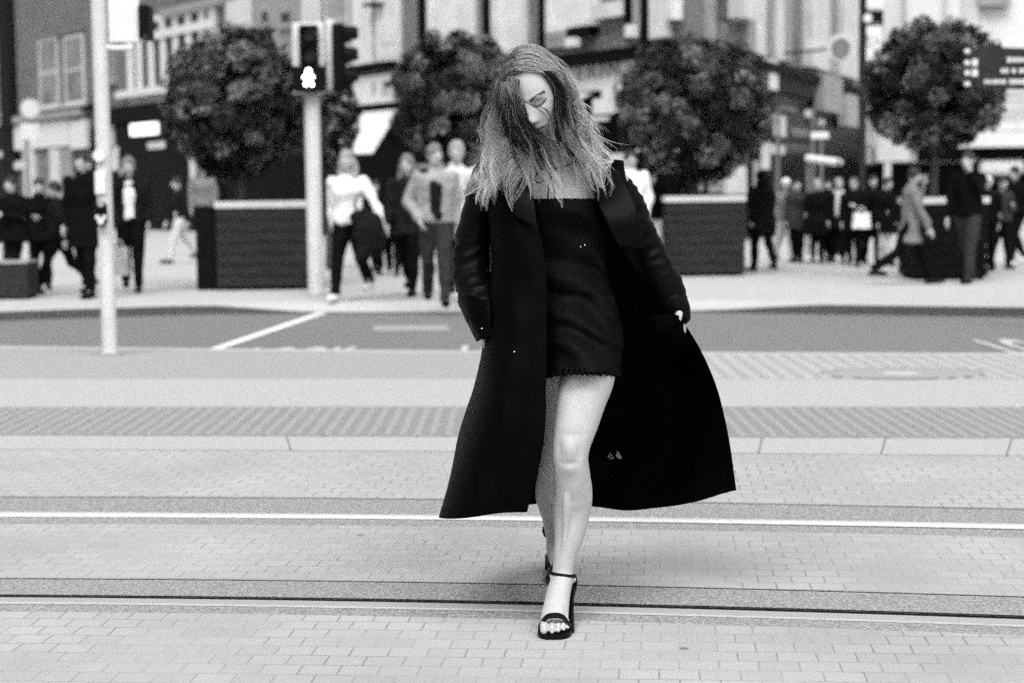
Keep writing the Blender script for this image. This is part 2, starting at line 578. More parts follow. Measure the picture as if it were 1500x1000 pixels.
# darker joints seen as lines on the right half of the corduroy paving
gb = MB(); x = -8.0
while x < 9:
    i = len(gb.v); w = .018
    gb.v += [Vector((x, B11(x) + .01, .0015)), Vector((x + w, B11(x) + .01, .0015)), Vector((x + w, B12(x) - .01, .0015)), Vector((x, B12(x) - .01, .0015))]
    gb.f.append((i, i + 1, i + 2, i + 3)); x += .166
tag(gb.build('tactile_joints', 'joint'), kind='structure')
# round cover let into the crossing
def disc(mb, c, r0, r1, z, seg=40, sy=1.0):
    a = mb.ring([(c.x + r0 * math.cos(t * 2 * math.pi / seg), c.y + sy * r0 * math.sin(t * 2 * math.pi / seg), z) for t in range(seg)])
    b = mb.ring([(c.x + r1 * math.cos(t * 2 * math.pi / seg), c.y + sy * r1 * math.sin(t * 2 * math.pi / seg), z) for t in range(seg)])
    mb.quadring(a, b)
mc = G(1325, 548)
mco = empty('access_cover', mc, 'low round access cover set in the ribbed crossing paving', 'cover')
mb = MB(); disc(mb, mc, .001, .56, .0068, sy=.6); mb.build('lid', 'slab_dim', mco)
mb = MB(); a = mb.ring([(mc.x + .56 * math.cos(t * R(5)), mc.y + .6 * .56 * math.sin(t * R(5)), .0085) for t in range(2, 35)]); b = mb.ring([(mc.x + .60 * math.cos(t * R(5)), mc.y + .6 * .62 * math.sin(t * R(5)), .0085) for t in range(2, 35)]); mb.quadring(a, b, closed=False); mb.build('frame_ring', 'concrete', mco)
mb = MB(); disc(mb, mc + Vector((-.02, 0, 0)), .001, .13, .0085, sy=.5); mb.build('plate', 'white_paint', mco)

# road and far pavement
ZR = -0.10
K = [G(-700, 500, 0), G(0, 456), G(290, 447), G(470, 446), G(760, 445), G(1000, 443.5), G(1500, 450), G(2200, 458)]
def kerbf(x):
    if x <= K[1].x: a, b = K[0], K[1]
    else:
        for a, b in zip(K[1:], K[2:]):
            if x <= b.x: break
    return a.y + (b.y - a.y) * (x - a.x) / (b.x - a.x)
strip('road', 'asphalt', B14, lambda x: max(kerbf(x), B14(x) + .1) + .05, ZR)
xk = [-40, -30, -22, -16, -12] + [-10 + .5 * i for i in range(41)] + [12, 16, 22, 30, 40]
def kz(x):      # kerb drops to the road at the crossing
    c0, c1 = G(480, 446).x, G(1000, 444).x
    t = 1.0
    if c0 - .2 < x < c1 + .2: t = 0.0
    elif x <= c0 - .2: t = min(1, (c0 - .2 - x) / 1.2)
    else: t = min(1, (x - c1 - .2) / 1.2)
    return t
PZ = 0.0
mb = MB()
a = mb.ring([(x, kerbf(x), ZR + .004) for x in xk]); b = mb.ring([(x, kerbf(x) + .01, ZR + .01 + (PZ - ZR - .01) * kz(x)) for x in xk]); mb.quadring(a, b, closed=False)
c = mb.ring([(x, kerbf(x) - .12, ZR + .004) for x in xk]); mb.quadring(c, a, closed=False)
tag(mb.build('far_gutter_shade', 'gutter_shade'), kind='structure')  # channel strip and kerb face; shade on the face put into the dark colour
mb = MB()
a = mb.ring([(x, kerbf(x) + .01, ZR + .01 + (PZ - ZR - .01) * kz(x)) for x in xk]); b = mb.ring([(x, kerbf(x) + .5, PZ) for x in xk]); mb.quadring(a, b, closed=False)
tag(mb.build('far_kerb', 'kerb'), kind='structure')
mb = MB()
a = mb.ring([(x, kerbf(x) + .5, PZ) for x in xk]); b = mb.ring([(x * 6, 260, PZ) for x in xk]); mb.quadring(a, b, closed=False)
tag(mb.build('far_pavement', 'pavement'), kind='structure')
# painted markings on the road
def paint(name, pts, z, m='road_paint'):
    mb = MB(); mb.v = [G(u, v, z) for u, v in pts]; mb.f = [tuple(range(len(pts)))]
    return tag(mb.build(name, m), kind='structure')
paint('road_marking', [(299, 513), (315, 514), (512, 447), (500, 446)], ZR + .005)
paint('road_patch', [(545, 485), (660, 484), (655, 476), (548, 477)], ZR + .005, 'slab_dim')
def road_text(s, u0, u1):
    cu = bpy.data.curves.new('t', 'FONT'); cu.body = s; cu.size = 1.0; cu.offset = .035
    t = bpy.data.objects.new('t', cu); COL.objects.link(t)
    dg = bpy.context.evaluated_depsgraph_get(); me = bpy.data.meshes.new_from_object(t.evaluated_get(dg)); bpy.data.objects.remove(t)
    xs_ = [q.co.x for q in me.vertices]; ys_ = [q.co.y for q in me.vertices]; x0, x1 = W(u0, 509, 15.7).x, W(u1, 509, 15.7).x
    yb = B14((x0 + x1) / 2)
    for q in me.vertices:
        q.co = Vector((x0 + (x1 - x0) * (q.co.x - min(xs_)) / (max(xs_) - min(xs_)), 14.0 + 1.62 * (q.co.y - min(ys_)) / (max(ys_) - min(ys_)), ZR + .006))
    me.materials.clear(); me.materials.append(MATS['kerb'])
    o = bpy.data.objects.new('road_lettering', me); COL.objects.link(o); tag(o, kind='structure')
road_text('LOOK', 377, 532); road_text('LOOK', 1417, 1578); road_text('LOOK', 678, 835)

# ================================================================ BUILDINGS
def at_z(u, v, z):
    d = ray(u, v); return Vector((0, 0, CAMH)) + d * ((z - CAMH) / d.z)
class Wall:
    def __init__(s, a, b):
        s.a = Vector((a.x, a.y, 0)); b = Vector((b.x, b.y, 0))
        s.d = (b - s.a).normalized()
        s.n = Vector((s.d.y, -s.d.x, 0))
        if s.n.dot(-s.a) < 0: s.n = -s.n
    def hit(s, u, v):
        d = ray(u, v); o = Vector((0, 0, CAMH))
        t = (s.a - o).dot(s.n) / d.dot(s.n)
        p = o + d * t
        return (p - s.a).dot(s.d), p.z
    def p(s, x, z, out=0.0):
        q = s.a + s.d * x + s.n * out; return Vector((q.x, q.y, z))
    def rect(s, mb, u0, u1, v0, v1, out=.1, th=.1):
        uc, vc = (u0 + u1) / 2, (v0 + v1) / 2
        x0 = s.hit(u0, vc)[0]; x1 = s.hit(u1, vc)[0]
        z1 = s.hit(uc, v0)[1]; z0 = s.hit(uc, v1)[1]
        s.sbox(mb, x0, x1, z0, z1, out, th)
    def sbox(s, mb, x0, x1, z0, z1, out, th):
        z0 = max(z0, -.05)
        mb.box8([s.p(x0, z0, out), s.p(x1, z0, out), s.p(x1, z0, out - th), s.p(x0, z0, out - th), s.p(x0, z1, out), s.p(x1, z1, out), s.p(x1, z1, out - th), s.p(x0, z1, out - th)])
ZC = 4.6
cA = at_z(1000, 62, ZC); lA = at_z(0, 184, ZC); rB = at_z(1252, 132, ZC)
WA = Wall(lA, cA); WB = Wall(cA, rB)
WCc = Wall(Vector((10, 66, 0)), Vector((40, 61, 0)))
angA = math.atan2(WA.d.y, WA.d.x); angB = math.atan2(WB.d.y, WB.d.x)
brick_mat('brick_left', 0.12, 0.08, 0.18, 0.25, 0.085, 0.012, vertical=True, wallrot=-angA, speck=.1)
brick_mat('brick_corner', 0.12, 0.07, 0.26, 0.30, 0.12, 0.02, vertical=True, wallrot=-angA, speck=.1)
def sU(w, u, v=150): return w.hit(u, v)[0]
def part(root, name, m, wall, rects, out=.1, th=.1, bevel=0):
    for r in rects:
        mb = MB(); wall.rect(mb, *r, out=out, th=th); o = mb.build(name, m, root, bevel=bevel)
    return o
def window(root, wall, u0, u1, v0, v1, mull=1, trans=1, fm='white_paint', pm='glass_dark', fw=.09, out=.06, fz=None, sill=True):
    fz = fz or fw
    uc, vc = (u0 + u1) / 2, (v0 + v1) / 2
    x0 = wall.hit(u0, vc)[0]; x1 = wall.hit(u1, vc)[0]; z1 = wall.hit(uc, v0)[1]; z0 = wall.hit(uc, v1)[1]
    if x0 > x1: x0, x1 = x1, x0
    mb = MB()
    wall.sbox(mb, x0, x0 + fw, z0, z1, out, .14); wall.sbox(mb, x1 - fw, x1, z0, z1, out, .14)
    wall.sbox(mb, x0 + fw, x1 - fw, z0, z0 + fz, out, .14); wall.sbox(mb, x0 + fw, x1 - fw, z1 - fz, z1, out, .14)
    for k in range(mull):
        xc = x0 + (x1 - x0) * (k + 1) / (mull + 1); wall.sbox(mb, xc - fw * .45, xc + fw * .45, z0 + fz, z1 - fz, out - .005, .1)
    for k in range(trans):
        zc = z0 + (z1 - z0) * (k + 1) / (trans + 1); wall.sbox(mb, x0 + fw, x1 - fw, zc - fw * .4, zc + fw * .4, out - .012, .08)
    if sill: wall.sbox(mb, x0 - .12, x1 + .12, z0 - .14, z0 - .001, out + .12, .25)
    f = mb.build('window', fm, root)
    pb = MB(); wall.sbox(pb, x0 + fw * .5, x1 - fw * .5, z0 + fz * .5, z1 - fz * .5, out * .4, .02)
    pb.build('pane', pm, f)
    return f
def wallbody(root, wall, u0, u1, m, z1=13.0, depth=9.0, name='wall'):
    mb = MB(); x0 = sU(wall, u0); x1 = sU(wall, u1)
    wall.sbox(mb, min(x0, x1), max(x0, x1), -.05, z1, 0, depth)
    return mb.build(name, m, root)
def roofpart(root, wall, u0, u1, z, depth=9.0):
    mb = MB(); x0 = sU(wall, u0); x1 = sU(wall, u1)
    wall.sbox(mb, min(x0, x1) + .01, max(x0, x1) - .01, z, z + .35, .25, depth)
    mb.build('roof', 'dark_trim', root)

# --- left brick building
BL = empty('brick_building', WA.p(sU(WA, 160), 0), 'brick building with white lattice bay windows, far left behind the leaning-looking pole', 'building')
wallbody(BL, WA, -170, 332, 'brick_left'); roofpart(BL, WA, -170, 332, 13.0)
part(BL, 'drainpipe', 'pole_black', WA, [(12, 24, -60, 235)], .28, .2)
window(BL, WA, -60, -35, 68, 172, 0, 1, pm='glass_grey'); window(BL, WA, 4, 20, 64, 166, 0, 1, pm='glass_grey')
window(BL, WA, 59, 86, 57, 157, 0, 1, pm='glass_grey'); window(BL, WA, 96, 124, 52, 152, 0, 1, pm='glass_grey')
window(BL, WA, 150, 170, 62, 120, 0, 1, 'stone_mid', pm='glass_grey')
window(BL, WA, 191, 322, 18, 138, 6, 0, fw=.55, fz=.2, pm='shop_dark', out=.16, sill=False)
part(BL, 'transom', 'white_paint', WA, [(227, 322, 38, 50)], .24, .1)
part(BL, 'window_head', 'stone_mid', WA, [(246, 330, 6, 17)], .35, .3)
part(BL, 'window_sill', 'white_paint', WA, [(183, 245, 131, 141)], .4, .35)
part(BL, 'panel', 'stone_mid', WA, [(193, 246, 145, 158)], .2, .2)
part(BL, 'string_course', 'stone_grey', WA, [(60, 128, 45, 51), (-20, 20, 60, 66)], .12, .12)
part(BL, 'cornice', 'stone_mid', WA, [(28, 132, 166, 176), (-120, 20, 186, 195)], .5, .45)
part(BL, 'cornice_dark_board', 'dark_trim', WA, [(62, 150, 158, 165), (150, 330, 150, 176)], .34, .3)  # dark strips along the cornice and below the bay sill
part(BL, 'fascia', 'white_paint', WA, [(30, 110, 180, 217)], .3, .25)
part(BL, 'fascia', 'white_paint', WA, [(113, 135, 176, 218)], .32, .25)
part(BL, 'fascia', 'white_paint', WA, [(153, 172, 172, 214)], .32, .25)
part(BL, 'shopfront', 'shop_dark', WA, [(-150, 28, 198, 345), (112, 330, 200, 360), (135, 330, 178, 200)], .12, .1)
part(BL, 'door', 'glass_grey', WA, [(57, 82, 222, 345)], .1, .05)
part(BL, 'pilaster', 'white_paint', WA, [(44, 57, 218, 290)], .28, .2)
part(BL, 'pilaster', 'stone_pale', WA, [(82, 96, 218, 290)], .28, .2)
part(BL, 'pilaster', 'stone_mid', WA, [(97, 113, 218, 300)], .26, .2)
part(BL, 'shop_sign', 'shop_light', WA, [(205, 240, 181, 198)], .4, .2)
for r in ((118, 137, 225, 247), (165, 179, 215, 250), (222, 247, 208, 218), (-5, 18, 222, 230), (25, 42, 236, 248), (285, 293, 232, 305), (30, 45, 215, 220)):
    part(BL, 'window_poster', 'stone_pale', WA, [r], .17, .04)
for r in ((345, 368, 224, 232), (372, 384, 223, 231), (396, 404, 224, 230)):
    part(BL, 'shop_lamp', 'shop_light', WA, [(r[0] , r[1], r[2], r[3])], .17, .04)
# --- pale stone building in the middle
BM = empty('stone_building', WA.p(sU(WA, 455), 0), 'pale stone-fronted building above a striped awning, behind the traffic signals', 'building')
wallbody(BM, WA, 332, 592, 'stone_mid'); roofpart(BM, WA, 332, 592, 13.0)
part(BM, 'stone_front', 'stone_pale', WA, [(337, 372, 0, 60), (448, 474, -30, 110)], .14, .1)
window(BM, WA, 384, 396, 15, 36, 0, 0, 'stone_mid', fw=.05); window(BM, WA, 412, 428, 17, 36, 0, 0, 'stone_mid', fw=.05)
window(BM, WA, 478, 512, -40, 100, 0, 1, 'stone_pale', pm='stone_mid')
window(BM, WA, 518, 546, -40, 96, 0, 0, 'white_paint', pm='blind', fw=.3); window(BM, WA, 552, 588, -40, 93, 0, 0, 'white_paint', pm='blind', fw=.3)
part(BM, 'bracket', 'dark_trim', WA, [(548, 564, 6, 10)], .4, .4)
part(BM, 'cornice', 'dark_trim', WA, [(430, 592, 101, 109)], .55, .5)
part(BM, 'fascia', 'white_paint', WA, [(515, 591, 112, 153)], .32, .3)
for r in ((561, 564, 122, 138), (575, 578, 120, 140), (582, 584, 124, 138)):
    part(BM, 'fascia_letter', 'grey_paint', WA, [r], .36, .03)
part(BM, 'shopfront', 'shop_dark', WA, [(334, 592, 155, 358), (334, 514, 118, 155)], .12, .1)
mb = MB(); x0, x1 = sU(WA, 534), sU(WA, 592)
for k in range(14):
    t0, t1 = k / 14, (k + .82) / 14
    a, b = x0 + (x1 - x0) * t0, x0 + (x1 - x0) * t1
    z1 = WA.hit(560, 163)[1]; z0 = WA.hit(575, 226)[1]
    mb.box8([WA.p(a + .9, z0, 1.6), WA.p(b + .9, z0, 1.6), WA.p(b + .9, z0 - .03, 1.55), WA.p(a + .9, z0 - .03, 1.55), WA.p(a, z1, .2), WA.p(b, z1, .2), WA.p(b, z1 - .03, .15), WA.p(a, z1 - .03, .15)])
mb.build('awning', 'awning', BM)
# --- corner building
BC = empty('corner_building', WA.p(sU(WA, 985), 0), 'brick corner building with dark cornice and white shop fascia, behind the woman', 'building')
mb = MB()
fa = WA.p(sU(WA, 592), 0); fc = WA.p(sU(WA, 1000), 0); fr = WB.p(sU(WB, 1262), 0)
fb = fr + Vector((-14, 14, 0)); fd = fa + Vector((6, 16, 0))
mb.prism([fa, fc, fr, fb, fd], -.05, 14.0)
mb.build('wall', 'brick_corner', BC)
mb = MB(); mb.prism([fa + Vector((-.1, -.2, 0)), fc + Vector((0, -.5, 0)), fr + Vector((.4, 0, 0)), fb, fd], 14.0, 14.4); mb.build('roof', 'dark_trim', BC)
for u0, u1, v0, v1, mu, tr, pmn, fmn in ((630, 700, -60, 92, 1, 0, 'blind', 'white_paint'), (724, 775, -60, 88, 0, 0, 'blind', 'stone_pale'),
        (804, 880, -60, 44, 0, 0, 'blind', 'white_paint'), (803, 842, 46, 70, 0, 0, 'stone_mid', 'stone_mid'), (956, 985, -60, 56, 0, 0, 'blind', 'white_paint')):
    window(BC, WA, u0, u1, v0, v1, mu, tr, fmn, pmn, fw=.22, out=.12, sill=False)
part(BC, 'window_box', 'dark_trim', WA, [(844, 878, 40, 54)], .3, .3)
part(BC, 'shutter', 'stone_pale', WA, [(880, 926, 5, 27)], .3, .2)
part(BC, 'downpipe', 'dark_trim', WA, [(623, 629, -60, 60), (800, 804, -60, 74), (718, 723, -60, 60), (950, 955, -60, 60), (926, 932, -60, 60)], .25, .2)
part(BC, 'lamp', 'stone_pale', WA, [(590, 612, 46, 66)], .8, .2)
part(BC, 'lamp', 'white_paint', WA, [(940, 950, 38, 56), (852, 864, 57, 70)], .5, .2)
part(BC, 'stone_pier', 'stone_mid', WA, [(936, 950, -60, 60)], .2, .2)
part(BC, 'stone_pier', 'stone_pale', WA, [(986, 1000, -60, 30)], .3, .3)
for (u0, u1, mname, o_, vb) in ((1002, 1020, 'stone_grey', .2, 60), (1022, 1044, 'glass_grey', .1, 62), (1046, 1060, 'glass_dark', .1, 66), (1062, 1080, 'stone_pale', .5, 30), (1080, 1092, 'stone_mid', .28, 76), (1093, 1112, 'stone_pale', .2, 80), (1113, 1120, 'stone_mid', .3, 84), (1121, 1136, 'stone_pale', .25, 88), (1138, 1150, 'stone_mid', .2, 90),
                         (1176, 1190, 'stone_pale', .3, 100), (1192, 1206, 'stone_pale', .2, 104), (1208, 1222, 'glass_grey', .1, 108), (1224, 1250, 'stone_pale', .25, 115)):
    part(BC, 'stone_pier', mname, WB, [(u0, u1, -60, vb)], o_, o_ + .1)
part(BC, 'lamp', 'white_paint', WB, [(1160, 1169, 58, 76)], .6, .2)
part(BC, 'cornice', 'dark_trim', WA, [(590, 1002, 97, 106)], .6, .55)
mb = MB(); x0, x1 = sU(WA, 590), sU(WA, 1000); WA.sbox(mb, x0, x1 + .2, ZC - .24, ZC, .4, .38); mb.build('cornice', 'dark_trim', BC)
mb = MB(); x1 = sU(WB, 1262); WB.sbox(mb, 0, x1, ZC - .24, ZC, .4, .38); mb.build('cornice', 'dark_trim', BC)
part(BC, 'fascia', 'white_paint', WA, [(808, 900, 92, 136), (900, 985, 80, 130)], .3, .28)
part(BC, 'fascia', 'stone_mid', WB, [(1004, 1108, 84, 130)], .3, .28)
part(BC, 'fascia', 'white_paint', WB, [(1109, 1122, 88, 132)], .34, .28)
part(BC, 'fascia', 'cloth_charcoal', WB, [(1126, 1180, 100, 140)], .3, .28)
part(BC, 'fascia', 'stone_mid', WB, [(1183, 1211, 112, 165)], .5, .3)
part(BC, 'fascia', 'grey_paint', WB, [(1218, 1237, 140, 186)], .5, .3)
part(BC, 'shopfront', 'shop_dark', WA, [(592, 1000, 134, 358)], .12, .1)
part(BC, 'shopfront', 'shop_dark', WB, [(1000, 1262, 140, 355)], .12, .1)
part(BC, 'pilaster', 'white_paint', WA, [(899, 914, 128, 165)], .36, .3)
part(BC, 'pilaster', 'stone_pale', WA, [(912, 926, 225, 330)], .36, .3)
mb = MB()   # triangular side of an open awning
a = [WA.hit(815, 138), WA.hit(895, 138), WA.hit(815, 176)]
fr_ = [WA.p(x, z, .6) for x, z in a]; bk_ = [WA.p(x, z, .5) for x, z in a]
ra, rb_ = mb.ring(fr_), mb.ring(bk_); mb.quadring(ra, rb_); mb.cap(ra); mb.cap(rb_, True)
mb.build('awning', 'awning', BC)
part(BC, 'awning', 'white_paint', WA, [(903, 924, 146, 168)], .7, .2)
part(BC, 'awning_valance', 'stone_pale', WA, [(900, 922, 172, 178)], .7, .1)
def text_part(root, s, wall, u0, u1, v0, v1, m, out=.34, name='lettering'):
    cu = bpy.data.curves.new('t', 'FONT'); cu.body = s; cu.extrude = .02; cu.size = 1.0; cu.space_character = 1.25
    t = bpy.data.objects.new('t', cu); COL.objects.link(t)
    dg = bpy.context.evaluated_depsgraph_get(); me = bpy.data.meshes.new_from_object(t.evaluated_get(dg))
    bpy.data.objects.remove(t)
    xs_ = [q.co.x for q in me.vertices]; ys_ = [q.co.y for q in me.vertices]
    uc = (u0 + u1) / 2; x0 = wall.hit(u0, v0)[0]; x1 = wall.hit(u1, v0)[0]; z1 = wall.hit(uc, v0)[1]; z0 = wall.hit(uc, v1)[1]
    org = ORG[root.name]
    for q in me.vertices:
        a_ = (q.co.x - min(xs_)) / (max(xs_) - min(xs_)); b_ = (q.co.y - min(ys_)) / (max(ys_) - min(ys_))
        q.co = wall.p(x0 + (x1 - x0) * a_, z0 + (z1 - z0) * b_, out + q.co.z) - org
    me.materials.clear(); me.materials.append(MATS[m])
    o = bpy.data.objects.new(name, me); COL.objects.link(o); o.parent = root; ORG[o.name] = org
    return o
text_part(BC, 'AVERIN', WA, 822, 922, 97, 118, 'grey_paint')
for r in ((1107, 1117, 160, 181), (1107, 1119, 208, 248), (1121, 1141, 213, 226), (1150, 1176, 188, 200), (1135, 1158, 157, 163), (1126, 1143, 170, 200), (1172, 1182, 162, 172), (1142, 1180, 214, 217), (1142, 1180, 221, 223)):
    part(BC, 'window_poster', 'stone_pale' if r[1] - r[0] < 22 else 'stone_grey', WB, [r], .17, .04)
for u in (1180, 1128):
    part(BC, 'door_frame', 'stone_grey', WB, [(u, u + 4, 158, 300)], .2, .1)
for r in ((941, 958, 214, 222), (972, 980, 214, 222), (990, 1000, 213, 222), (1010, 1016, 214, 220)):
    part(BC, 'shop_lamp', 'shop_light', WA, [r], .2, .04)
part(BC, 'window_poster', 'stone_pale', WB, [(1047, 1077, 236, 284)], .3, .1)
part(BC, 'window_poster', 'grey_paint', WA, [(940, 1000, 250, 254)], .2, .04)
for r in ((1010, 1018, 262, 280), (1028, 1046, 266, 282), (1093, 1102, 236, 274), (620, 660, 240, 246)):
    part(BC, 'window_poster', 'stone_mid', WB if r[0] > 1000 else WA, [r], .2, .04)
part(BC, 'lamp', 'stone_grey', WB, [(1233, 1247, 130, 139)], .9, .2)
# --- pale building, right
BR = empty('pale_building', WCc.p(sU(WCc, 1400), 0), 'bright white-fronted building with mullioned windows, behind the right-hand tree', 'building')
wallbody(BR, WCc, 1262, 1640, 'white_paint', 16.0); roofpart(BR, WCc, 1262, 1640, 16.0)
part(BR, 'stone_front', 'stone_pale', WCc, [(1325, 1332, -40, 180), (1385, 1391, -40, 180), (1412, 1416, -40, 60)], .2, .2)
window(BR, WCc, 1436, 1482, 14, 66, 5, 1, pm='glass_dark', fw=.2)
part(BR, 'balcony', 'stone_mid', WCc, [(1432, 1478, -30, 10)], .5, .4)
window(BR, WCc, 1455, 1520, 128, 186, 7, 1, 'stone_pale', pm='glass_grey', fw=.16)
part(BR, 'ledge', 'white_paint', WCc, [(1400, 1540, 194, 216)], .9, .8)
part(BR, 'cornice', 'dark_trim', WCc, [(1330, 1600, 218, 232)], .5, .45)
part(BR, 'shopfront', 'shop_dark', WCc, [(1262, 1640, 238, 350)], .12, .1)
part(BR, 'shopfront_upper', 'cloth_dark', WCc, [(1345, 1430, 190, 236)], .16, .14)
part(BR, 'fascia', 'white_paint', WCc, [(1432, 1499, 234, 257)], .5, .4, bevel=.25)
part(BR, 'fascia', 'white_paint', WCc, [(1283, 1340, 216, 237)], .5, .4)
part(BR, 'pilaster', 'white_paint', WCc, [(1330, 1341, 203, 236), (1294, 1304, 238, 290)], .5, .4)
for r in ((1268, 1276, 158, 180), (1262, 1274, 192, 212), (1278, 1290, 180, 214), (1380, 1390, 198, 226), (1372, 1376, 205, 228), (1240, 1252, 192, 200)):
    part(BR, 'window_poster', 'stone_pale', WCc, [r], .3, .04)
# ================================================================ TREES IN PLANTERS
def planter(u0, u1, vb, vt, label, side=0, wm='wood_dark'):
    p0, p1 = G(u0, vb), G(u1, vb)
    Y = p0.y; c = (p0 + p1) / 2; w = (p1 - p0).length
    h = (vb - vt) * PX(Y)
    root = empty('planter', (c.x, c.y, 0), label, 'planter', 'wood-clad street planters')
    rot = R(-2)
    cy = c.y + w / 2
    mb = MB()
    nb = 7
    for k in range(nb):
        z0 = .05 + (h - .15) * k / nb; z1 = .05 + (h - .15) * (k + 1) / nb - .012
        mb.box((c.x, cy, (z0 + z1) / 2), (w, w, z1 - z0))
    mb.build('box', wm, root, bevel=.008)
    mb = MB()
    mb.box((c.x, cy, .03), (w - .1, w - .1, .06)); mb.box((c.x, cy, (h - .1) / 2 + .02), (w - .06, w - .06, h - .14))
    mb.build('base', 'wood_black', root)
    mb = MB()
    t = .09
    for sx, sy, bx, by in ((0, -1, w + .03, t), (0, 1, w + .03, t), (-1, 0, t, w - 2 * t + .03), (1, 0, t, w - 2 * t + .03)):
        mb.box((c.x + sx * (w / 2 - t / 2 + .015), cy + sy * (w / 2 - t / 2 + .015), h - .045), (bx, by, .09))
    mb.build('rim', 'rim_stone', root, bevel=.01)
    if side:
        mb = MB(); mb.box((c.x - w / 2 - side / 2, cy + .05, (h - .06) / 2), (side, w * .9, h - .08)); mb.build('dark_side_face', 'wood_black', root, bevel=.01)  # darker block in place of the planter's left side face
    return c.x, cy, h
def tree(cx, cy, zc, r, rz, h0, label, n=24000, seed=1):
    r *= .95; rz *= .95
    rnd = random.Random(seed)
    root = empty('clipped_tree', (cx, cy, h0 - .1), label, 'tree', 'round-crowned trees in planters')
    mb = MB()
    mb.tube([(cx, cy, h0 - .12), (cx + .03, cy, (h0 + zc) / 2 - .1), (cx, cy, zc)], [.07, .055, .04], 8)
    for k in range(9):
        a = rnd.uniform(0, 6.28); e = rnd.uniform(-.2, 1.1)
        d = Vector((math.cos(a) * math.cos(e), math.sin(a) * math.cos(e), math.sin(e)))
        s = Vector((cx, cy, zc - rz * .5 + rnd.uniform(0, rz * .5)))
        mb.tube([s, s + d * r * .4 + Vector((0, 0, .05)), s + d * r * .8], [.03, .02, .008], 6)
    mb.build('trunk', 'bark', root, smooth=True)
    # leaves as small folded quads
    vs = []; fs = []; tones = []
    off = Vector((seed * 3.1, seed * 1.7, 0))
    clumps = []
    for k in range(300):
        a = rnd.uniform(0, 6.283); z = rnd.uniform(-1, 1); q = math.sqrt(1 - z * z)
        d = Vector((q * math.cos(a), q * math.sin(a), z))
        rr = (rnd.uniform(.84, .96) if k % 3 else rnd.uniform(.3, .84)) + .07 * noise.noise(d * 1.7 + off)
        clumps.append((Vector((d.x * r * rr, d.y * r * rr, d.z * rz * rr)), rnd.uniform(.09, .19) * (r / 1.0), rnd.choice((.010, .018, .036, .075, .14))))
    for k in range(n):
        c, cr, tn = rnd.choice(clumps)
        d = Vector((rnd.gauss(0, 1), rnd.gauss(0, 1), rnd.gauss(0, 1)))
        if d.length > 1.9: d *= 1.9 / d.length
        p = c + d * cr * .55
        s = rnd.uniform(.024, .052)
        nn_ = (p.normalized() + Vector((rnd.gauss(0, .7), rnd.gauss(0, .7), rnd.gauss(.3, .7)))).normalized()
        e1 = nn_.orthogonal().normalized(); e1 = Matrix.Rotation(rnd.uniform(0, 6.28), 3, nn_) @ e1; e2 = nn_.cross(e1)
        p = Vector((cx, cy, zc)) + p
        i = len(vs)
        vs += [p - e1 * s * 1.3, p + e2 * s * .6, p + e1 * s * 1.3 + nn_ * s * .3, p - e2 * s * .6]
        fs.append((i, i + 1, i + 2, i + 3)); t = tn * rnd.uniform(.5, 1.6); tones += [t] * 4
    me = bpy.data.meshes.new('crown'); o = ORG[root.name]
    me.from_pydata([tuple(v - o) for v in vs], [], fs)
    ca = me.color_attributes.new('tone', 'FLOAT_COLOR', 'POINT')
    ca.data.foreach_set('color', [x for t in tones for x in (t, t, t, 1)])
    me.materials.append(MATS['foliage'])
    ob = bpy.data.objects.new('crown', me); COL.objects.link(ob); ob.parent = root
def tree_px(u, vt, vb, hw, Y, h0, label, seed, n=24000):
    c = W(u, (vt + vb) / 2, Y); tree(c.x, c.y, c.z, hw * PX(Y), (vb - vt) / 2 * PX(Y), h0, label, n, seed)
x, y, h = planter(322, 449, 425, 296, 'dark wooden planter with black side face, left of the traffic signal post', side=.30)
tree_px(348, 38, 265, 108, y, h, 'round tree in the leftmost planter, behind the traffic signals', 1)
x, y, h = planter(975, 1092, 405, 288, 'dark wooden planter with pale rim just right of the woman')
tree_px(1017, 54, 268, 116, y, h, 'round tree directly right of the woman, over the pale-rimmed planter', 3)
x, y, h = planter(1338, 1449, 410, 290, 'black wooden planter partly hidden by two passing pedestrians, at right', wm='wood_black')  # dark wood with the shade over it put into a near-black colour
tree_px(1368, 30, 226, 107, y, h, 'round tree at far right beside the dark direction sign', 4)
x, y, h = planter(672, 775, 398, 290, 'dark wooden planter mostly hidden behind the woman in the coat')
tree_px(670, 44, 252, 98, y, h, 'round tree just left of the woman\'s head', 2)
tree_px(478, 88, 262, 52, 29.0, .2, 'smaller tree behind the traffic signal post, overlapped by the leftmost round tree', 5, 6000)

# ================================================================ STREET FURNITURE
def cyl(mb, a, b, r, seg=20): mb.tube([a, Vector(a).lerp(Vector(b), .5), b], r, seg)
# pole at left with push-button unit and a signal head at its top
pb_ = G(161, 520); Yp = pb_.y
root = empty('signal_pole', pb_, 'thin pale grey pole with push button and white signal board, on near kerb', 'pole')
mb = MB(); mb.lathe(pb_, [(.075, 0), (.075, .03), (.062, .05), (.062, 3.6), (.05, 3.63)], 24); mb.build('post', 'pole_paint', root, smooth=True)
mb = MB(); mb.lathe(pb_, [(.10, 0), (.10, .012), (.07, .025)], 24); mb.build('base_collar', 'concrete', root)
bx = W(148, 313, Yp - .1)
mb = MB(); mb.box((bx.x, bx.y, bx.z), (.10, .10, .21)); bt_ = mb.build('button_box', 'black_plastic', root, bevel=.04)
for du, dv, rr, m_ in ((0, -15, .028, 'stone_mid'), (-9, 5, .018, 'stone_pale'), (9, 5, .018, 'stone_pale'), (0, 11, .026, 'white_paint')):
    q = W(148 + du * .55, 313 + dv, Yp - .155); mb = MB(); mb.lathe(q, [(rr, 0), (rr, .012)], 16, axis=(0, -1, 0)); mb.build('button', m_, bt_)
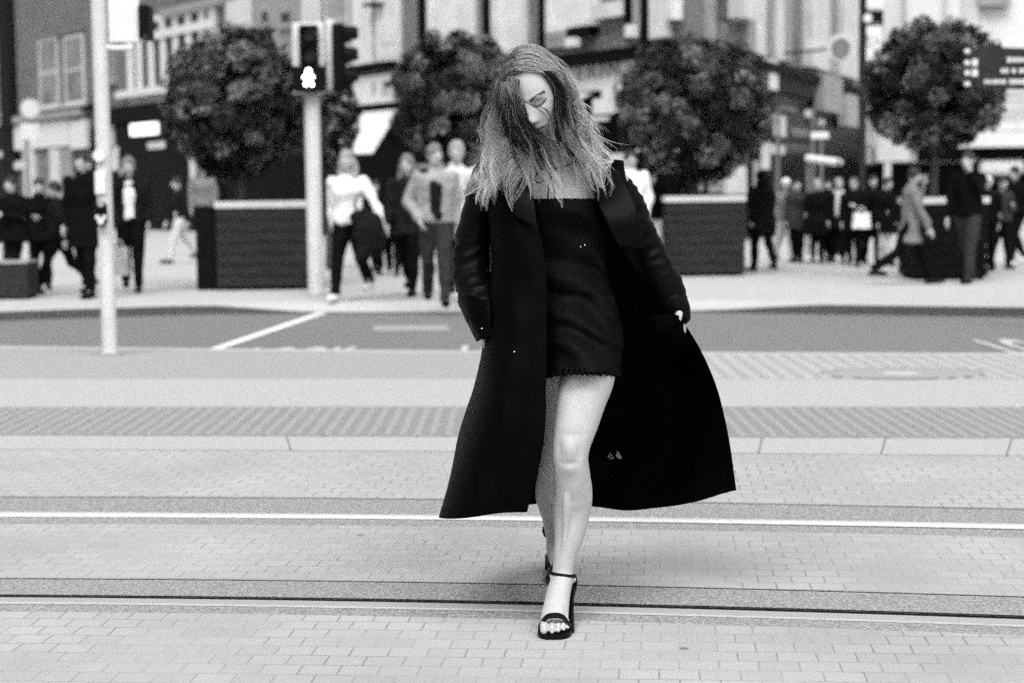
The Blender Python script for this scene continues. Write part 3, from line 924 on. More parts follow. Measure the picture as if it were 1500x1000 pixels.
q = W(146, 228, Yp - .07); mb = MB(); mb.lathe(q, [(.05, 0), (.05, .02)], 20, axis=(0, -1, 0)); mb.build('sticker', 'white_paint', root)
q = W(147, 268, Yp - .07); mb = MB(); mb.box((q.x, q.y, q.z), (.09, .02, .19)); mb.build('sticker', 'white_paint', root, bevel=.03)
# board carried at its top
bd = W(186, 30, Yp)
mb = MB(); mb.tube([W(153, 69, Yp), W(170, 71, Yp), W(192, 70, Yp)], .022, 12); mb.build('bracket', 'white_paint', root, smooth=True)
mb = MB(); c = W(181, 8, Yp); mb.box((c.x, c.y, c.z), (.255, .03, .60)); mb.build('backing_board', 'white_paint', root, bevel=.012)
mb = MB(); c = W(214, 34, Yp + .06); mb.box((c.x, c.y, c.z), (.085, .24, .28)); hd = mb.build('housing', 'black_plastic', root, bevel=.02)
mb = MB(); c = W(213, 54, Yp - .07); mb.lathe(c, [(.018, 0), (.018, .01)], 14, axis=(0, -1, 0)); mb.build('lens', 'lens_dark', hd)
# main traffic signal
tb = G(463, 432); Yt = tb.y
root = empty('traffic_light', tb, 'white traffic signal post with lit walking figure and two black heads', 'traffic light')
mb = MB(); mb.lathe(tb, [(.12, 0), (.12, .03), (.10, .05), (.10, 2.66), (.08, 2.70)], 24); mb.build('post', 'pole_paint', root, smooth=True)
mb = MB(); cyl(mb, W(437, 131, Yt), W(505, 134, Yt), .03, 10); cyl(mb, W(437, 40, Yt + .1), W(505, 40, Yt + .1), .03, 10); cyl(mb, W(463, 40, Yt + .1), W(463, 134, Yt + .1), .05, 10); mb.build('bracket', 'stone_mid', root)
mb = MB(); c = W(452, 86, Yt - .05); mb.box((c.x, c.y, c.z), (46 * PX(Yt), .05, 102 * PX(Yt))); mb.build('backing_board', 'white_paint', root, bevel=.02)
mb = MB(); c = W(453, 86, Yt - .16); mb.box((c.x, c.y, c.z), (.235, .18, 94 * PX(Yt))); h1 = mb.build('housing', 'black_plastic', root, bevel=.02)
mb = MB(); c = W(453, 116, Yt - .17); mb.box((c.x, c.y, c.z), (.40, .2, .32)); mb.build('housing', 'black_plastic', root, bevel=.02)
for v in (50, 81):
    c = W(453, v, Yt - .25); mb = MB(); mb.lathe(c, [(.085, 0), (.085, .012)], 24, axis=(0, -1, 0)); le = mb.build('lens', 'lens_dark', h1)
    mb = MB()
    pts0 = [c + Vector((math.cos(a) * .095, 0, math.sin(a) * .095)) for a in [R(t) for t in range(-10, 191, 20)]]
    a_ = mb.ring(pts0); b_ = mb.ring([p + Vector((0, -.2, -.03)) for p in pts0]); mb.quadring(a_, b_, closed=False); mb.build('visor', 'black_plastic', le)
# walking figure: head, body and parted legs
mb = MB()
def fd(u, v, r):
    c = W(u, v, Yt - .285); mb.lathe(c, [(r, 0), (r, .01)], 16, axis=(0, -1, 0))
fd(452, 105, .034)
for (a, b, r) in (((452, 110), (452, 117), .03), ((449, 110), (445.5, 114), .016), ((455, 110), (458, 113), .016), ((451, 117), (448, 124), .02), ((453, 117), (457, 124), .02)):
    mb.tube([W(a[0], a[1], Yt - .295), W((a[0] + b[0]) / 2, (a[1] + b[1]) / 2, Yt - .295), W(b[0], b[1], Yt - .295)], r, 8)
mb.build('lit_walking_figure', 'lamp_white', root)
mb = MB(); c = W(484, 80, Yt - .02); mb.box((c.x, c.y, c.z), (.10, .04, 100 * PX(Yt))); mb.build('backing_board', 'white_paint', root, bevel=.015)
mb = MB(); c = W(497, 86, Yt - .02); mb.box((c.x, c.y, c.z), (.16, .26, 98 * PX(Yt))); h2 = mb.build('housing', 'black_plastic', root, bevel=.03)
for v in (50, 81, 112):
    c = W(505, v, Yt - .1); mb = MB()
    ring0 = [Vector((0, math.cos(R(t)) * .105, math.sin(R(t)) * .105)) for t in range(0, 360, 20)]
    a_ = mb.ring([c + q for q in ring0]); b_ = mb.ring([c + q + Vector((.17 if q.z > -.04 else .06, -.04, -.02)) for q in ring0]); mb.quadring(a_, b_)
    a2 = mb.ring([c + q * .93 for q in ring0]); b2 = mb.ring([c + q * .93 + Vector((.17 if q.z > -.04 else .06, -.04, -.02)) for q in ring0]); mb.quadring(b2, a2); mb.quadring(b_, b2)
    vi = mb.build('visor', 'black_plastic', h2)
    mb = MB(); mb.lathe(c + Vector((.004, 0, 0)), [(.09, 0), (.09, .01)], 20, axis=(1, 0, 0)); mb.build('lens', 'grey_paint', vi)
# black lamp column, far left
lb = G(18, 405)
root = empty('lamp_column', lb, 'black lamp column at the far left edge in front of the brick building', 'lamp post')
mb = MB(); mb.lathe(lb, [(.14, 0), (.14, .9), (.09, 1.0), (.085, 5.6), (.06, 7.0)], 16); mb.build('column', 'pole_black', root, smooth=True)
mb = MB(); mb.lathe(lb + Vector((0, 0, 2.4)), [(.10, 0), (.13, .05), (.10, .1)], 16); mb.build('collar', 'pole_black', root, smooth=True)
# round sign beside it
sb_ = G(46, 400); Ys = sb_.y
root = empty('round_sign', sb_, 'round white sign over a small square plate, beside the black lamp column', 'sign')
mb = MB(); c = W(46, 160, Ys); mb.lathe(sb_, [(.035, 0), (.035, c.z - .3)], 12); mb.build('post', 'stone_grey', root, smooth=True)
mb = MB(); mb.lathe(c + Vector((0, -.04, 0)), [(15.5 * PX(Ys), 0), (15.5 * PX(Ys), .02)], 32, axis=(0, -1, 0)); mb.build('disc', 'grey_paint', root)
mb = MB(); mb.lathe(c + Vector((0, -.065, 0)), [(13 * PX(Ys), 0), (13 * PX(Ys), .01)], 32, axis=(0, -1, 0)); mb.build('disc_face', 'stone_pale', root)
mb = MB(); c = W(44, 193, Ys - .04); mb.box((c.x, c.y, c.z), (.32, .02, .28)); mb.build('plate', 'stone_pale', root)
# stop sign pole at right
sp = G(1262, 380); Yq = sp.y
root = empty('stop_flag', sp, 'tall black post with long white timetable panel, right of the corner building', 'sign')
mb = MB(); mb.lathe(sp, [(.09, 0), (.09, .05), (.07, .08), (.07, 5.4)], 16); mb.build('post', 'pole_black', root, smooth=True)
mb = MB(); c = W(1277, 27, Yq - .02); mb.box((c.x, c.y, c.z), (.40, .05, .27)); mb.build('header', 'black_plastic', root)
mb = MB(); c = W(1271, 27, Yq - .06); mb.lathe(c, [(.062, 0), (.078, .012)], 24, axis=(0, -1, 0)); mb.build('roundel', 'white_paint', root)
mb = MB(); c = W(1276, 87, Yq - .01); mb.box((c.x, c.y, c.z), (.40, .06, 97 * PX(Yq))); pn = mb.build('panel', 'white_paint', root, bevel=.05)
mb = MB(); mb.box((c.x, c.y + .02, c.z), (.44, .04, 101 * PX(Yq))); mb.build('panel_frame', 'cloth_grey', root, bevel=.05)
mb = MB(); c = W(1278, 5, Yq - .02); mb.box((c.x, c.y, c.z), (.40, .05, .2)); mb.build('top_panel', 'white_paint', root, bevel=.02)
mb = MB()
for k in range(34):
    c = W(1263 + random.uniform(0, 26), 50 + random.uniform(0, 80), Yq - .045); mb.box((c.x, c.y, c.z), (random.uniform(.015, .05), .006, random.uniform(.012, .03)))
o = mb.build('print', 'pole_black', pn); o['kind'] = 'stuff'
mb = MB()
for k in range(9):
    c = W(1264 + k * 3.1, 35, Yq - .05); mb.box((c.x, c.y, c.z), (.018, .006, .04))
mb.build('print', 'stone_mid', root)
# round disc sign on the corner building side
c = W(1232, 70, 45.0)
root = empty('hanging_sign', c, 'round grey disc sign in a pale ring projecting from the corner building', 'sign')
mb = MB(); mb.lathe(c, [(.24, 0), (.24, .05)], 28, axis=(0, -1, 0)); mb.build('disc', 'stone_grey', root)
mb = MB(); mb.lathe(c + Vector((0, .08, 0)), [(.36, 0), (.36, .04)], 28, axis=(0, -1, 0)); mb.build('ring', 'stone_pale', root)
mb = MB(); mb.tube([c + Vector((0, .1, 0)), c + Vector((-.6, .9, 0)), c + Vector((-1.2, 1.8, 0))], .03, 8); mb.build('arm', 'dark_trim', root)
# cross-shaped signs in the shop entrance
c0 = G(1203, 370)
root = empty('signpost', c0, 'thin post with a short white nameplate and round finial, before the dark shopfront', 'sign')
Y0 = c0.y
mb = MB(); mb.tube([c0, c0 + Vector((0, 0, 1)), W(1203, 190, Y0)], .035, 10); mb.build('post', 'stone_grey', root)
mb = MB(); c = W(1201, 199, Y0 - .05); mb.box((c.x, c.y, c.z), (26 * PX(Y0), .05, 10 * PX(Y0))); mb.build('nameplate', 'white_paint', root, bevel=.03)
mb = MB(); mb.ball(W(1203, 181, Y0), 6 * PX(Y0)); mb.build('finial', 'stone_mid', root, smooth=True)
c0 = G(1183, 372); Y0 = c0.y
root = empty('barrier_canopy', c0, 'long white bar held on thin posts below the signpost nameplate', 'canopy')
mb = MB(); mb.tube([W(1184, 232, Y0 - .1), W(1207, 235, Y0), W(1229, 238, Y0 + .1)], 5.5 * PX(Y0), 12); mb.build('bar', 'white_paint', root, smooth=True)
mb = MB(); mb.tube([c0, c0 + Vector((0, 0, .9)), W(1183, 232, Y0)], .03, 8); mb.build('post', 'stone_grey', root)
q = G(1228, 374); mb = MB(); mb.tube([q, q + Vector((0, 0, .9)), W(1228, 236, q.y)], .03, 8); mb.build('post', 'dark_trim', root)
# direction sign at the right edge
Yd = 17.0
db = G(1522, 465); db = Vector((W(1522, 100, Yd).x, Yd, 0))
root = empty('direction_sign', db, 'dark direction sign board with white lettering rows and arrows, top right edge', 'sign')
mb = MB(); mb.lathe(db, [(.06, 0), (.06, 3.3)], 16); mb.build('post', 'pole_black', root, smooth=True)
mb = MB()
poly = [(1417, 78), (1440, 66), (1458, 64), (1470, 70), (1600, 74), (1600, 131), (1440, 131), (1428, 129)]
f1 = mb.ring([W(u, v, Yd - .05) for u, v in poly]); f2 = mb.ring([W(u, v, Yd + .0) for u, v in poly]); mb.quadring(f1, f2); mb.cap(f1, True); mb.cap(f2)
pn = mb.build('board', 'cloth_charcoal', root)
mb = MB()
for u0, v in ((1475, 88), (1466, 104), (1442, 120)):
    u = u0
    while u < 1596:
        w = random.uniform(3, 6.5)
        c = W(u + w / 2, v, Yd - .06); mb.box((c.x, c.y, c.z), (w * PX(Yd), .006, random.choice((5.5, 7.5, 6.5)) * PX(Yd))); u += w + 1.3
        if random.random() < .15: u += 4
mb.build('lettering', 'stone_pale', pn)
mb = MB()
for v in (75, 92, 107, 123):
    poly = [(-4, -3), (1, -3), (1, -5), (5, 0), (1, 5), (1, 3), (-4, 3)]
    mb = MB(); r0 = mb.ring([W(1417 - x, v + y, Yd - .062) for x, y in poly]); mb.cap(r0); mb.build('arrow', 'white_paint', pn)
for v in (92, 107):
    mb = MB(); c = W(1428, v, Yd - .06); mb.box((c.x, c.y, c.z), (8 * PX(Yd), .006, 10 * PX(Yd))); mb.build('pictogram', 'white_paint', pn)
# litter bin at far left
bb = G(12, 439)
root = empty('litter_bin', bb, 'dark slatted litter bin at the far left edge of the pavement', 'bin')
mb = MB()
for k in range(9):
    mb.box((bb.x - .22 + k * .055, bb.y, .24), (.048, .03, .42))
for k in range(9):
    mb.box((bb.x + .245, bb.y + .03 + k * .055, .24), (.03, .048, .42))
mb.build('slats', 'cloth_charcoal', root)
mb = MB(); mb.box((bb.x, bb.y + .26, .235), (.44, .44, .45)); mb.build('liner', 'black_plastic', root)
mb = MB(); mb.box((bb.x, bb.y + .25, .475), (.52, .54, .03)); mb.build('rim', 'grey_paint', root, bevel=.008)
# ================================================================ BACKGROUND PEOPLE
def person(u, vf, vt, label, yaw=180, stride=22, swing=None, jacket='cloth_black', coat=0.0, trousers='cloth_black', shoes='shoe_black',
           hair='short', hairm='hair_dark', arms=('down', 'down'), lean=0.0, wide=1.0, scarf=None, phase=1, headturn=0, shirt=None):
    f = G(u, vf); Y = f.y
    H = 1.31 - (vt - (280 - (u - 750) * .0113)) * PX(Y)
    H = max(1.45, min(2.0, H))
    s = H / 1.74
    root = empty('person', f, label, 'person', 'pedestrians on the far pavement')
    Rz = Matrix.Rotation(R(yaw), 3, 'Z')
    def L(x, y, z): return f + Rz @ Vector((x * s, y * s, z * s))
    st = R(stride) * phase
    legs = []
    drop = 0.0
    for sx, a in ((-1, st), (1, -st)):
        kb = R(6) if a > 0 else R(8) + abs(st) * .7
        hip = Vector((sx * .085, 0, .93)); kn = hip + Vector((0, math.sin(a) * .43, -math.cos(a) * .43))
        an = kn + Vector((0, math.sin(a - kb) * .42, -math.cos(a - kb) * .42))
        legs.append([hip, kn, an, a - kb])
    mn = min(l[2].z for l in legs); dz = .085 - mn
    def Q(v): return L(v.x, v.y, v.z + dz)
    ln = lambda z: lean * max(0, z - .93)
    mb = MB()
    shoe = []
    for hip, kn, an, aa in legs:
        mb.tube([Q(hip), Q(hip.lerp(kn, .5)), Q(kn), Q(kn.lerp(an, .35)), Q(an)], [.085 * s, .075 * s, .055 * s, .055 * s, .036 * s], 12)
        toe = an + Vector((0, .17 * math.cos(aa * .6), -.055 + (.17 * math.sin(aa) * .5 if aa > 0 else -.17 * math.sin(-aa) * .35 + .05)))
        heel = an + Vector((0, -.05, -.04))
        if toe.z + dz < .03: toe.z = .03 - dz
        mb.tube([Q(heel), Q(an + Vector((0, .03, -.03))), Q(toe)], [.032 * s, .04 * s, .03 * s], 10)
        shoe.append((heel, an, toe))
    T = lambda x, y, z: Q(Vector((x, y + ln(z), z)))
    mb.tube([T(0, 0, .90), T(0, 0, 1.0), T(0, .01, 1.12), T(0, .01, 1.28), T(0, 0, 1.40), T(0, 0, 1.45)], [.15 * s, .145 * s, .125 * s, .155 * s, .15 * s, .08 * s], 16, ref=Rz @ Vector((0, 1, 0)), ratio=.62)
    mb.tube([T(0, 0, 1.42), T(0, .01, 1.50), T(0, .02, 1.56)], [.055 * s, .05 * s, .05 * s], 10)
    hc = Vector((0, .03 + ln(1.62), 1.625))
    Hm = Rz @ Matrix.Rotation(R(headturn), 3, 'Z')
    mb.ball(Q(hc), (.075 * s, .092 * s, .115 * s), 16, 12, M3=Hm)
    mb.ball(Q(hc) + Hm @ Vector((0, .03, -.06)) * s, (.05 * s, .055 * s, .055 * s), 12, 8, M3=Hm)
    mb.tube([Q(hc) + Hm @ Vector(p) * s for p in ((0, .085, .01), (0, .105, -.02), (0, .115, -.035))], [.008 * s, .011 * s, .014 * s], 8)
    for sx in (-1, 1): mb.ball(Q(hc) + Hm @ Vector((sx * .077, 0, -.005)) * s, (.012 * s, .02 * s, .03 * s), 8, 6)
    armj = []
    for sx, kind, a in ((-1, arms[0], -st), (1, arms[1], st)):
        sh = Vector((sx * .185, ln(1.40), 1.40)); 
        if kind == 'down': el = sh + Vector((sx * .05, math.sin(a) * .22, -.28)); wr = el + Vector((sx * -.01, math.sin(a) * .16 + .05, -.24))
        elif kind == 'phone': el = sh + Vector((sx * .06, .12, -.22)); wr = Vector((sx * .10, .17 + ln(1.5), 1.50))
        elif kind == 'front': el = sh + Vector((sx * .06, .04, -.27)); wr = Vector((sx * .06, .26 + ln(1.2), 1.20))
        elif kind == 'pocket': el = sh + Vector((sx * .10, -.05, -.26)); wr = Vector((sx * .19, .10, .95))
        elif kind == 'out': el = sh + Vector((sx * .14, .04, -.24)); wr = el + Vector((sx * .13, .10, -.20))
        armj.append((sx, sh, el, wr))
        mb.tube([Q(sh), Q(sh.lerp(el, .5)), Q(el), Q(wr)], [.05 * s, .044 * s, .038 * s, .026 * s], 10)
        hd_ = (wr - el).normalized()
        pc = wr + hd_ * .045
        mb.tube([Q(wr), Q(pc), Q(wr + hd_ * .09)], [.026 * s, .036 * s, .034 * s], 10, ref=Rz @ Vector((1, 0, 0)), ratio=.6)
        sd_ = hd_.cross(Vector((1, 0, 0))); sd_ = sd_.normalized() if sd_.length > .1 else Vector((0, 0, 1))
        for k in range(4):
            b0 = wr + hd_ * .085 + sd_ * (.027 - .018 * k); ff = (.07, .08, .075, .055)[k]
            cd = Vector((-sx, 0, 0)) * .02
            mb.tube([Q(b0), Q(b0 + hd_ * ff * .55 + cd * .3), Q(b0 + hd_ * ff * .9 + cd)], [.0085 * s, .008 * s, .007 * s], 6)
        b0 = wr + hd_ * .03 + sd_ * .03
        mb.tube([Q(b0), Q(b0 + (hd_ * .5 + sd_ * .6) * .05), Q(b0 + (hd_ * .9 + sd_ * .5) * .075)], [.011 * s, .010 * s, .008 * s], 6)
    remesh(mb, 'body', .0095, 1, 'skin', root)
    # trousers
    mb = MB()
    for hip, kn, an, aa in legs:
        mb.tube([Q(hip), Q(hip.lerp(kn, .5)), Q(kn), Q(kn.lerp(an, .4)), Q(an + Vector((0, 0, .03)))], [.105 * s, .098 * s, .078 * s, .072 * s, .062 * s], 12)
    mb.tube([T(0, 0, .92), T(0, 0, 1.0), T(0, 0, 1.08)], [.17 * s, .165 * s, .15 * s], 14, ref=Rz @ Vector((0, 1, 0)), ratio=.68)
    sd0 = random.uniform(0, 50)
    fold = lambda amp, fr: (lambda p, n: n * (noise.noise(Vector((p.x * fr, p.y * fr, p.z * fr * .8)) + Vector((sd0, 0, 0))) * amp))
    remesh(mb, 'trousers', .019, 2, trousers, root, disp=fold(.02, 9))
    mb = MB()
    wj = wide
    if coat > 0:
        zb = .93 - coat
        mb.tube([T(0, 0, zb + .04), T(0, 0, .93), T(0, 0, 1.08), T(0, .01, 1.28), T(0, 0, 1.39), T(0, 0, 1.47)], [.24 * s * wj, .20 * s * wj, .165 * s * wj, .19 * s * wj, .18 * s * wj, .10 * s], 18, ref=Rz @ Vector((0, 1, 0)), ratio=.72, flat=.12)
    else:
        mb.tube([T(0, 0, .92), T(0, 0, 1.08), T(0, .01, 1.28), T(0, 0, 1.39), T(0, 0, 1.47)], [.185 * s * wj, .165 * s * wj, .19 * s * wj, .18 * s * wj, .09 * s], 18, ref=Rz @ Vector((0, 1, 0)), ratio=.72, flat=.25)
    for sx, sh, el, wr in armj:
        mb.tube([Q(sh), Q(sh.lerp(el, .5)), Q(el), Q(el.lerp(wr, .92))], [.075 * s, .07 * s, .06 * s, .045 * s], 12)
    remesh(mb, 'coat' if coat > 0 else 'jacket', .019, 2, jacket, root, disp=fold(.03, 8))
    if shirt:
        mb = MB(); mb.tube([T(0, .115 * wide, .95), T(0, .125 * wide, 1.1), T(0, .145 * wide, 1.28), T(0, .10, 1.42)], [.07 * s, .065 * s, .075 * s, .06 * s], 12, ref=Rz @ Vector((0, 1, 0)), ratio=.35)
        remesh(mb, 'shirt', .014, 2, shirt, root, disp=fold(.015, 10))
    for heel, an, toe in shoe:
        mb = MB(); mb.tube([Q(heel + Vector((0, -.01, -.005))), Q(an + Vector((0, .03, -.035))), Q(toe)], [.042 * s, .05 * s, .042 * s], 10, ref=Rz @ Vector((0, 0, 1)), ratio=.85)
        mb.build('shoe', shoes, root, smooth=True)
    hq = Q(hc)
    def hv(x, y, z): return hq + Hm @ Vector((x, y, z)) * s
    mb = MB()
    mb.ball(hv(0, -.012, .034), (.090 * s, .100 * s, .104 * s), 16, 12, M3=Hm)
    if hair == 'long':
        for sx in (-1, 0, 1): mb.tube([hv(sx * .06, -.03, .0), hv(sx * .075, -.045, -.10), hv(sx * .08, -.035 + abs(sx) * .03, -.22), hv(sx * .075, -.02 + abs(sx) * .03, -.30)], [.05 * s, .055 * s, .05 * s, .02 * s], 10)
    if hair == 'bun': mb.ball(hv(0, -.10, .09), .045 * s)
    if hair == 'hood': mb.ball(hv(0, -.05, -.10), (.12 * s, .1 * s, .09 * s), 14, 8, M3=Hm)
    if hair == 'cap':
        mb.ball(hv(0, .06, .055), (.07 * s, .08 * s, .014 * s), 14, 8, M3=Hm)
    hd0 = random.uniform(0, 50)
    remesh(mb, 'cap' if hair == 'cap' else 'hair', .012, 1, hairm, root, disp=lambda p, n: n * (noise.noise(Vector((p.x * 25, p.y * 25, p.z * 9)) + Vector((hd0, 0, 0))) * .012))
    if scarf:
        mb = MB(); mb.tube([T(.07, .09, 1.46), T(0, .13, 1.43), T(-.07, .09, 1.46), T(-.08, -.03, 1.47), T(0, -.09, 1.48), T(.08, -.03, 1.47), T(.07, .09, 1.46)], .042 * s, 10)
        mb.tube([T(.03, .13, 1.43), T(.04, .16, 1.3), T(.045, .165, 1.1), T(.045, .165, 1.0)], [.04 * s, .045 * s, .05 * s, .045 * s], 10)
        mb.build('scarf', scarf, root, smooth=True)
    return root, [Q(a[3]) for a in armj], s
def bag(p, w, h, m, label, name='shopping_bag', th=.12):
    root = empty(name, p, label, 'bag')
    mb = MB()
    n = 10
    rings = []
    for k in range(6):
        t = k / 5; ww = w * (1 - .10 * t); tt = th * (1 - .5 * t)
        rings.append(mb.ring([(p.x + ww / 2 * max(-1, min(1, 1.25 * math.cos(a))), p.y + tt / 2 * math.sin(a) + .01 * math.sin(5 * a + k), p.z - h * (1 - t) - .10) for a in [2 * math.pi * q / 16 for q in range(16)]]))
    for a, b in zip(rings, rings[1:]): mb.quadring(a, b)
    mb.cap(rings[0], True); mb.cap(rings[-1]); mb.build('pouch', m, root, smooth=False, bevel=.01)
    for dy in (-.03, .03):
        mb = MB(); mb.tube([Vector((p.x - w * .25, p.y + dy, p.z - .12)), Vector((p.x - w * .1, p.y + dy * .5, p.z - .02)), p + Vector((0, 0, .0)), Vector((p.x + w * .1, p.y + dy * .5, p.z - .02)), Vector((p.x + w * .25, p.y + dy, p.z - .12))], .008, 6)
        mb.build('handle', m, root)
    return root
P_ = person
P_(24, 434, 258, 'person in a black puffy coat at the far left, next to the litter bin', yaw=150, stride=14, jacket='cloth_black', wide=1.35, coat=.15, hair='short', arms=('front', 'down'), headturn=0)
P_(88, 430, 262, 'person in charcoal jacket in mid stride between the bin and signal pole', yaw=100, stride=24, jacket='cloth_dark', wide=1.05, arms=('down', 'front'), hair='short')
P_(128, 437, 224, 'tall person in a long black coat passing just left of the signal pole', yaw=165, stride=8, jacket='cloth_black', coat=.35, hair='short', arms=('down', 'down'), hairm='hair_dark')
r_, wr, s_ = P_(194, 428, 231, 'person in white top and open dark jacket, hand at mouth, right of the signal pole', yaw=190, stride=10, jacket='cloth_dark', shirt='cloth_white', arms=('down', 'phone'), hair='short', hairm='hair_grey')
bag(Vector((W(180, 345, G(180, 428).y).x, G(180, 428).y - .25, W(180, 350, G(180, 428).y).z)), .26, .38, 'plastic_bag', 'translucent plastic shopping bag hanging beside the person in white top')
P_(264, 386, 258, 'person in dark top and pale trousers walking between the pole and left planter', yaw=120, stride=20, jacket='cloth_dark', trousers='cloth_light', hair='short', arms=('down', 'down'))
P_(513, 440, 218, 'fair-haired person in white padded jacket and white shoes beside the traffic signal post', yaw=165, stride=20, jacket='cloth_white', trousers='cloth_black', shoes='cloth_white', hair='long', hairm='hair_fair', arms=('out', 'down'), wide=1.02, phase=-1)
bc = Vector((W(541, 340, G(540, 440).y).x, G(540, 440).y - .35, 0)); bc.z = W(541, 338, bc.y).z
root = empty('shoulder_bag', bc, 'large soft black shoulder bag beside the person in white padded jacket', 'bag')
mb = MB()
for q, r in (((0, 0, 0), (.17, .13, .24)), ((-.06, .02, .14), (.14, .12, .14)), ((.08, 0, -.10), (.15, .12, .20)), ((-.05, 0, -.22), (.11, .10, .16)), ((.12, 0, .06), (.10, .09, .14))): mb.ball(bc + Vector(q), r)
remesh(mb, 'pouch', .02, 2, 'cloth_dark', root, disp=lambda p, n: n * .035 * noise.noise(p * 7))
mb = MB(); mb.tube([bc + Vector((-.12, -.02, .2)), bc + Vector((-.14, 0, .34)), bc + Vector((-.08, .03, .46)), bc + Vector((.02, 0, .36)), bc + Vector((.04, -.02, .2))], .014, 8); mb.build('strap', 'cloth_black', root, smooth=True)
P_(576, 404, 262, 'short person in black with pale face, between the white padded and beige jackets', yaw=180, stride=14, jacket='cloth_black', wide=1.6, coat=.2, arms=('front', 'front'))
P_(600, 433, 226, 'person in dark clothes walking half behind the person in beige jacket', yaw=170, stride=16, jacket='cloth_dark', trousers='cloth_black', coat=.2, hair='long', hairm='hair_grey')
P_(640, 449, 212, 'person in beige jacket with dark strap and grey trousers stepping off the kerb', yaw=185, stride=12, jacket='cloth_beige', trousers='cloth_charcoal', shirt='cloth_dark', hair='short', hairm='hair_grey', arms=('down', 'pocket'), wide=1.12, headturn=20)
P_(672, 441, 207, 'fair-haired person in pale jacket just left of the black coat sleeve', yaw=180, stride=14, jacket='cloth_light', trousers='cloth_dark', hair='bun', hairm='hair_fair', arms=('down', 'pocket'), wide=1.1)
P_(955, 403, 248, 'person in black top and pale trousers, left of the pale-rimmed planter', yaw=200, stride=14, jacket='cloth_black', trousers='cloth_light', hair='short')
P_(925, 410, 222, 'person in white shirt half hidden behind the open coat sleeve', yaw=180, stride=8, jacket='cloth_white', trousers='cloth_light', hair='short')
P_(1116, 398, 250, 'person in a long black hooded coat walking beside the pale-rimmed planter', yaw=20, stride=12, jacket='cloth_black', coat=.3, wide=1.15, hair='hood', hairm='cloth_black')
P_(1150, 384, 262, 'person with white cap and grey trousers next to the black hooded coat', yaw=200, stride=12, jacket='cloth_grey', trousers='cloth_light', hair='cap', hairm='cloth_white', arms=('phone', 'down'))
P_(1197, 386, 264, 'broad person in black with pale hair, standing behind the crossing crowd at right', yaw=170, stride=5, jacket='cloth_black', wide=1.5, coat=.35, hair='short', hairm='hair_fair')
P_(1228, 386, 262, 'person in black with pale scarf beside the broad figure in black', yaw=175, stride=8, jacket='cloth_black', wide=1.2, coat=.25, hair='bun', hairm='hair_fair', scarf='cloth_light')
P_(1250, 391, 266, 'grey-haired person in black coat left of the white handbag', yaw=165, stride=8, jacket='cloth_black', wide=1.1, coat=.3, hair='short', hairm='hair_grey', arms=('front', 'down'))
P_(1277, 389, 258, 'person in black carrying a square white handbag, left of the striding grey coat', yaw=190, stride=8, jacket='cloth_black', wide=1.25, coat=.4, hair='short', hairm='hair_dark', arms=('front', 'down'))
bag(W(1262, 303, G(1262, 390).y - .45), .30, .25, 'cloth_white', 'square white handbag held in front of the person in black', 'handbag', .12)
P_(1332, 417, 240, 'person in a grey knee-length coat striding past the black planter', yaw=-95, stride=25, jacket='cloth_grey', coat=.30, wide=1.0, trousers='cloth_black', hair='short', arms=('phone', 'down'), headturn=10, lean=.05)
P_(1300, 391, 266, 'person with pale shins standing behind the striding grey coat', yaw=180, stride=6, jacket='cloth_black', trousers='cloth_light', coat=.3, hair='short')
P_(1417, 415, 222, 'tall person in black jacket and charcoal trousers passing the black planter', yaw=140, stride=14, jacket='cloth_black', trousers='cloth_charcoal', hair='short', arms=('phone', 'down'), wide=1.1)
P_(1444, 398, 268, 'shorter person with pale cap beside the tall person in black jacket, far right', yaw=180, stride=6, jacket='cloth_black', hair='cap', hairm='cloth_white', wide=1.1)
P_(1486, 389, 244, 'person in black with one white shoe at the right edge of the photo', yaw=120, stride=14, jacket='cloth_black', trousers='cloth_black', shoes='cloth_white', wide=1.3, hair='short')
P_(1214, 384, 263, 'dark-haired person in black between the broad figure and the pale scarf', yaw=150, stride=8, jacket='cloth_dark', wide=1.2, coat=.2, hair='short', arms=('down', 'phone'))
P_(1466, 394, 262, 'person in charcoal jacket between the pale cap and the right edge', yaw=200, stride=10, jacket='cloth_charcoal', wide=1.2, hair='short', arms=('front', 'down'))
P_(62, 424, 262, 'person in black behind the puffy coat at far left', yaw=200, stride=10, jacket='cloth_black', wide=1.2, coat=.2, hair='short')
P_(552, 402, 264, 'person in black seen behind the large black shoulder bag', yaw=170, stride=10, jacket='cloth_black', wide=1.3, coat=.2, hair='short')
P_(1168, 385, 266, 'person in charcoal coat just right of the white cap', yaw=160, stride=8, jacket='cloth_charcoal', wide=1.2, coat=.25, hair='short')
P_(300, 372, 240, 'person in grey standing in the shop entrance behind the left planter', yaw=180, stride=5, jacket='cloth_grey', hair='short')
# ================================================================ THE WOMAN
WB_ = W(815, 900, 5.3)
woman = empty('person', (WB_.x, 5.3, 0), 'woman in open black coat, short black dress and heeled sandals striding over tram rails', 'person')
mb = MB()
# --- torso
limb(mb, [(840, 520, 5.33, 54, .7), (842, 480, 5.33, 60, .7), (838, 440, 5.32, 54, .7), (828, 400, 5.31, 46, .75), (822, 350, 5.30, 55, .72), (815, 305, 5.29, 69, .70), (809, 270, 5.31, 72, .55), (806, 246, 5.33, 60, .42), (804, 236, 5.33, 34, .7)], 28, 40)
for du, dv in ((788, 308), (842, 308)): mb.ball(W(du, dv, 5.235), (.052, .045, .05))
limb(mb, [(805, 246, 5.33, 27), (803, 225, 5.30, 25), (799, 200, 5.26, 25)], 20, 10)
for q in ((730, 246), (884, 250)): limb(mb, [(806, 248, 5.33, 18), ((806 + q[0]) / 2, 245, 5.33, 22), (q[0], q[1] + 8, 5.33, 24)], 14, 10)
